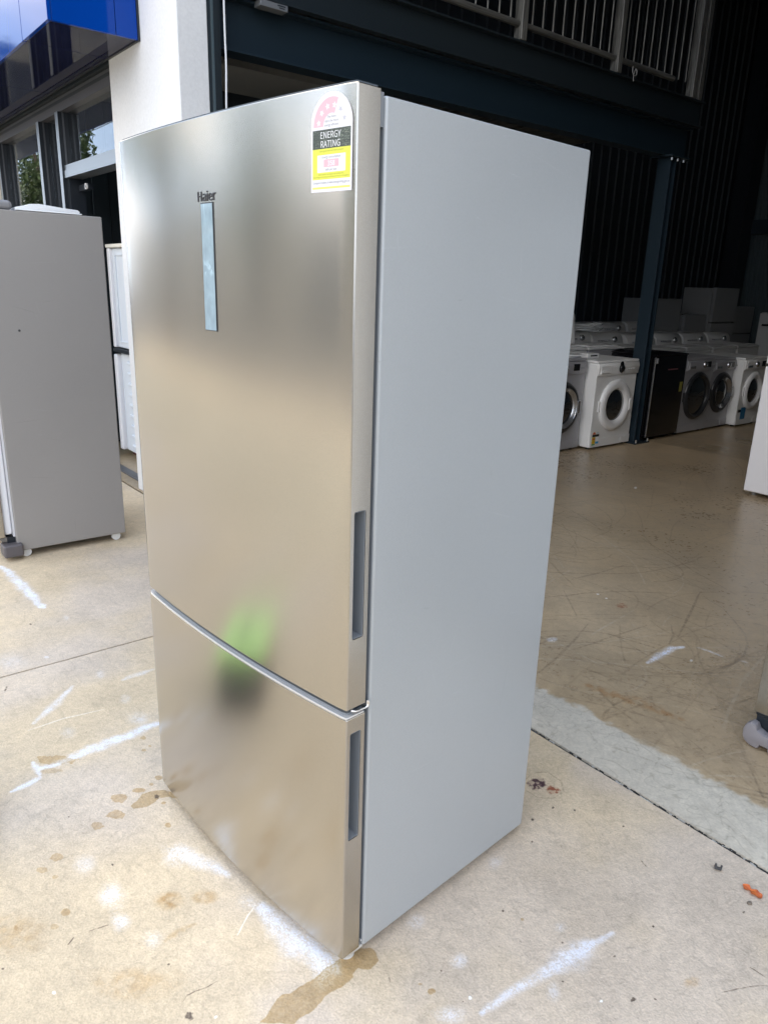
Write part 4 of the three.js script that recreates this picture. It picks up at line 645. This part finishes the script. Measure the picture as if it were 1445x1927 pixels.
// ------------------------------------------------------------------ litter on the concrete
{ const t = thing('plastic_clip', 'small black plastic clip lying near the door line joint', 'clip', [0.347, 0.0005, -0.893], 0.5); mesh('clip_body', extrude([[-0.008, 0], [0.008, 0], [0.009, 0.006], [0.010, 0.013], [0.006, 0.013], [0.005, 0.007], [-0.003, 0.007], [-0.004, 0.014], [-0.007, 0.014], [-0.009, 0.006]], 0.008, 0.0006).translate(0, 0.0008, -0.004), std([0.012, 0.012, 0.014], 0.5), t, [0, 0, 0], [-0.5, 0, 0]);
  t.position.y = 0.003;
  const lf = thing('dry_leaf', 'curled orange dry leaf lying on the pale concrete', 'leaf', [0.436, 0.0012, -0.894], -0.05); const g = new THREE.PlaneGeometry(0.05, 0.026, 24, 6), p = g.attributes.position; for (let i = 0; i < p.count; i++) { const u = p.getX(i) / 0.025, v = p.getY(i) / 0.013; const wdt = (0.85 - 0.35 * Math.exp(-Math.pow((u + 0.25) * 4, 2))) * Math.pow(Math.max(0, 1 - Math.pow(Math.abs(u), 3.2)), 0.5) * (1 + 0.2 * Math.sin(u * 9)); p.setXYZ(i, p.getX(i), 0.002 + 0.003 * v * v + 0.0012 * Math.sin(u * 5 + v), p.getY(i) * wdt); } g.computeVertexNormals();
  const lc = tex(128, 64, (i, j) => { const n = fbm(i * 0.08, j * 0.12, 4, 601), vein = Math.abs(j - 32) < 1.5 ? 0.8 : 1; return [200 * (0.75 + n * 0.4) * vein, 110 * (0.6 + n * 0.6) * vein, 50 * vein]; }); mesh('blade', g, std([0.95, 0.95, 0.95], 0.7, 0, { map: lc, side: THREE.DoubleSide }), lf);
  const pb = [[1398, 0.45, -0.853, 0.006], [1, -0.02, -0.78, 0.003], [2, 0.1, -0.35, 0.003]]; pb.forEach(([, x, z, s], i) => { const q = new THREE.IcosahedronGeometry(s, 1), a = q.attributes.position; for (let k = 0; k < a.count; k++) { const f = 0.75 + 0.5 * n3(a.getX(k) * 300, a.getY(k) * 300, a.getZ(k) * 300, 7 + i); a.setXYZ(k, a.getX(k) * f, a.getY(k) * f * 0.7, a.getZ(k) * f); } q.computeVertexNormals(); tag(mesh('pebble', q, std([0.16, 0.13, 0.10], 0.9), scene, [x, s * 0.45, z]), ['brown crumb of dirt beside the orange leaf', 'tiny dark pebble between the fridge and the door line', 'tiny pebble on the open concrete before the fridge side'][i], 'pebble'); });
}
// toolbox standing just left of the frame, mirrored in the freezer door
{ const t = thing('toolbox', 'navy toolbox with a bright green lid, mirrored in the freezer door', 'toolbox', [-1.05, 0, 0.75], 0.9); const nv = std([0.02, 0.022, 0.05], 0.5), gr = std([0.50, 0.82, 0.24], 0.4);
  mesh('tub', bx(-0.17, 0.17, 0.004, 0.17, -0.12, 0.12, 0.02), nv, t); const l = mesh('lid', bx(-0.176, 0.176, 0.172, 0.215, -0.126, 0.126, 0.018), gr, t); mesh('handle', tube([[-0.07, 0.212, 0], [-0.066, 0.238, 0], [0, 0.243, 0], [0.066, 0.238, 0], [0.07, 0.212, 0]], 0.009, 30, 8), nv, l); for (const x of [-0.11, 0.11]) mesh('latch', bx(x - 0.02, x + 0.02, 0.13, 0.19, 0.127, 0.142, 0.005), std([0.35, 0.06, 0.05], 0.45), t); }
// ------------------------------------------------------------------ across the forecourt: tree and cables mirrored in the glass, added tree and shed
function makeTree(label, [x, y, z], H, spread, seed, lean = 0.25) {
  const t = thing('street_tree', label, 'tree', [x, y, z]); const R = makeRng(seed), limbs = [], leaves = [];
  const limb = (a, b, r0, r1) => { const d = b.clone().sub(a), g = new THREE.CylinderGeometry(r1, r0, d.length(), 7); g.applyQuaternion(new THREE.Quaternion().setFromUnitVectors(V(0, 1, 0), d.clone().normalize())); g.translate((a.x + b.x) / 2, (a.y + b.y) / 2, (a.z + b.z) / 2); limbs.push(plainGeo(g)); };
  const top = V(lean, H * 0.5, -lean); limb(V(0, 0, 0), V(lean * 0.4, H * 0.28, 0.1), 0.2, 0.15); limb(V(lean * 0.4, H * 0.28, 0.1), top, 0.15, 0.1);
  const v = [], n = [];
  for (let i = 0; i < 26; i++) { const a = R() * 6.28, h = H * (0.36 + R() * 0.58), rr = spread * (0.35 + R() * 0.65) * (1 - 0.4 * Math.abs(h / H - 0.6)), c = V(lean + Math.cos(a) * rr, h, -lean + Math.sin(a) * rr), s = V(lean * 0.4 + (top.x - lean * 0.4) * R(), H * (0.28 + 0.22 * R()), 0); limb(s, c, 0.05, 0.015);
    for (let k = 0; k < 230; k++) { const q = V(R() - 0.5, (R() - 0.5) * 0.8, R() - 0.5).normalize().multiplyScalar(spread * 0.42 * Math.cbrt(R())).add(c), u = V(R() - 0.5, R() - 0.5, R() - 0.5).normalize(), w = V(R() - 0.5, R() - 0.5, R() - 0.5).cross(u).normalize(), l = 0.07 + R() * 0.07; const a0 = q.clone().addScaledVector(u, l), a1 = q.clone().addScaledVector(w, l * 0.45), a2 = q.clone().addScaledVector(u, -l), a3 = q.clone().addScaledVector(w, -l * 0.45); for (const p of [a0, a1, a2, a0, a2, a3]) v.push(p.x, p.y, p.z); } }
  const g = new THREE.BufferGeometry(); g.setAttribute('position', new THREE.Float32BufferAttribute(v, 3)); g.computeVertexNormals();
  mesh('trunk', mergeGeometries(limbs), std([0.12, 0.09, 0.07], 0.9), t); mesh('crown', g, std([0.06, 0.10, 0.025], 0.8, 0, { transmission: 0.3, thickness: 0, side: THREE.DoubleSide }), t); return t;
}
makeTree('broad street tree mirrored in the shopfront glass', [-26, -0.1, 4.7], 8.0, 1.25, 3, 0.2);
makeTree('smaller street tree further along, mirrored in the shopfront glass', [-33, -0.1, 5.3], 6.6, 1.4, 9, -0.2);
makeTree('unseen large tree added on the near verge to darken the upper steel door reflection', [-15, -0.1, 7.6], 9.5, 3.2, 57, 0.3);  // added to block bright sky from the upper door reflection
makeTree('street tree across the road from the open doorway', [-19, -0.1, 19], 8.5, 3.0, 21, 0.2);
makeTree('street tree across the road, nearer the doorway than the other', [-8.5, -0.1, 21], 7.5, 2.8, 31, -0.3);
for (const [i, y] of [[0, 6.9], [1, 6.1], [2, 5.65]]) tag(mesh('power_cable', tube([[-38, y + 0.5, 7.6], [-26, y - 0.75, 6.4 + i * 0.02], [-8, y + 2.0, 9.2], [20, y + 2.6, 9.4]], 0.013, 40, 5), M.blackMetal), ['top power cable strung along the street', 'middle power cable strung along the street', 'lowest power cable strung along the street'][i], 'cable', 'power cables along the street');
{ const t = thing('added_shed', 'unseen long pale shed added across the road to darken the steel door reflection', 'building', [-28, -0.1, 25]); const wl = std([0.30, 0.30, 0.285], 0.8);  // unseen shed added to block low sky mirrored in the steel door
  mesh('wall', bx(-42, 46, 0, 4.9, 0, 12), wl, t); mesh('roof', bx(-42.4, 46.4, 4.9, 5.3, -0.5, 12.4), std([0.16, 0.17, 0.18], 0.6), t); mesh('plinth', bx(-42.02, 46.02, 0, 0.5, -0.03, -0.001), std([0.22, 0.21, 0.2], 0.9), t);
  for (let i = 0; i < 9; i++) { const x = -36 + i * 9; const d = mesh('roller_door', bx(x, x + 3.6, 0.02, 3.8, -0.05, -0.004), std([0.12, 0.13, 0.14], 0.6), t); mesh('door_frame', merge(bx(x - 0.15, x, 0.02, 3.95, -0.09, -0.003), bx(x + 3.6, x + 3.75, 0.02, 3.95, -0.09, -0.003), bx(x, x + 3.6, 3.8, 3.95, -0.09, -0.003)), M.anodDark, d); mesh('window', bx(x + 4.8, x + 7.2, 1.4, 2.7, -0.03, -0.003), std([0.03, 0.04, 0.05], 0.1), t); } }
renderer.render(scene, camera);
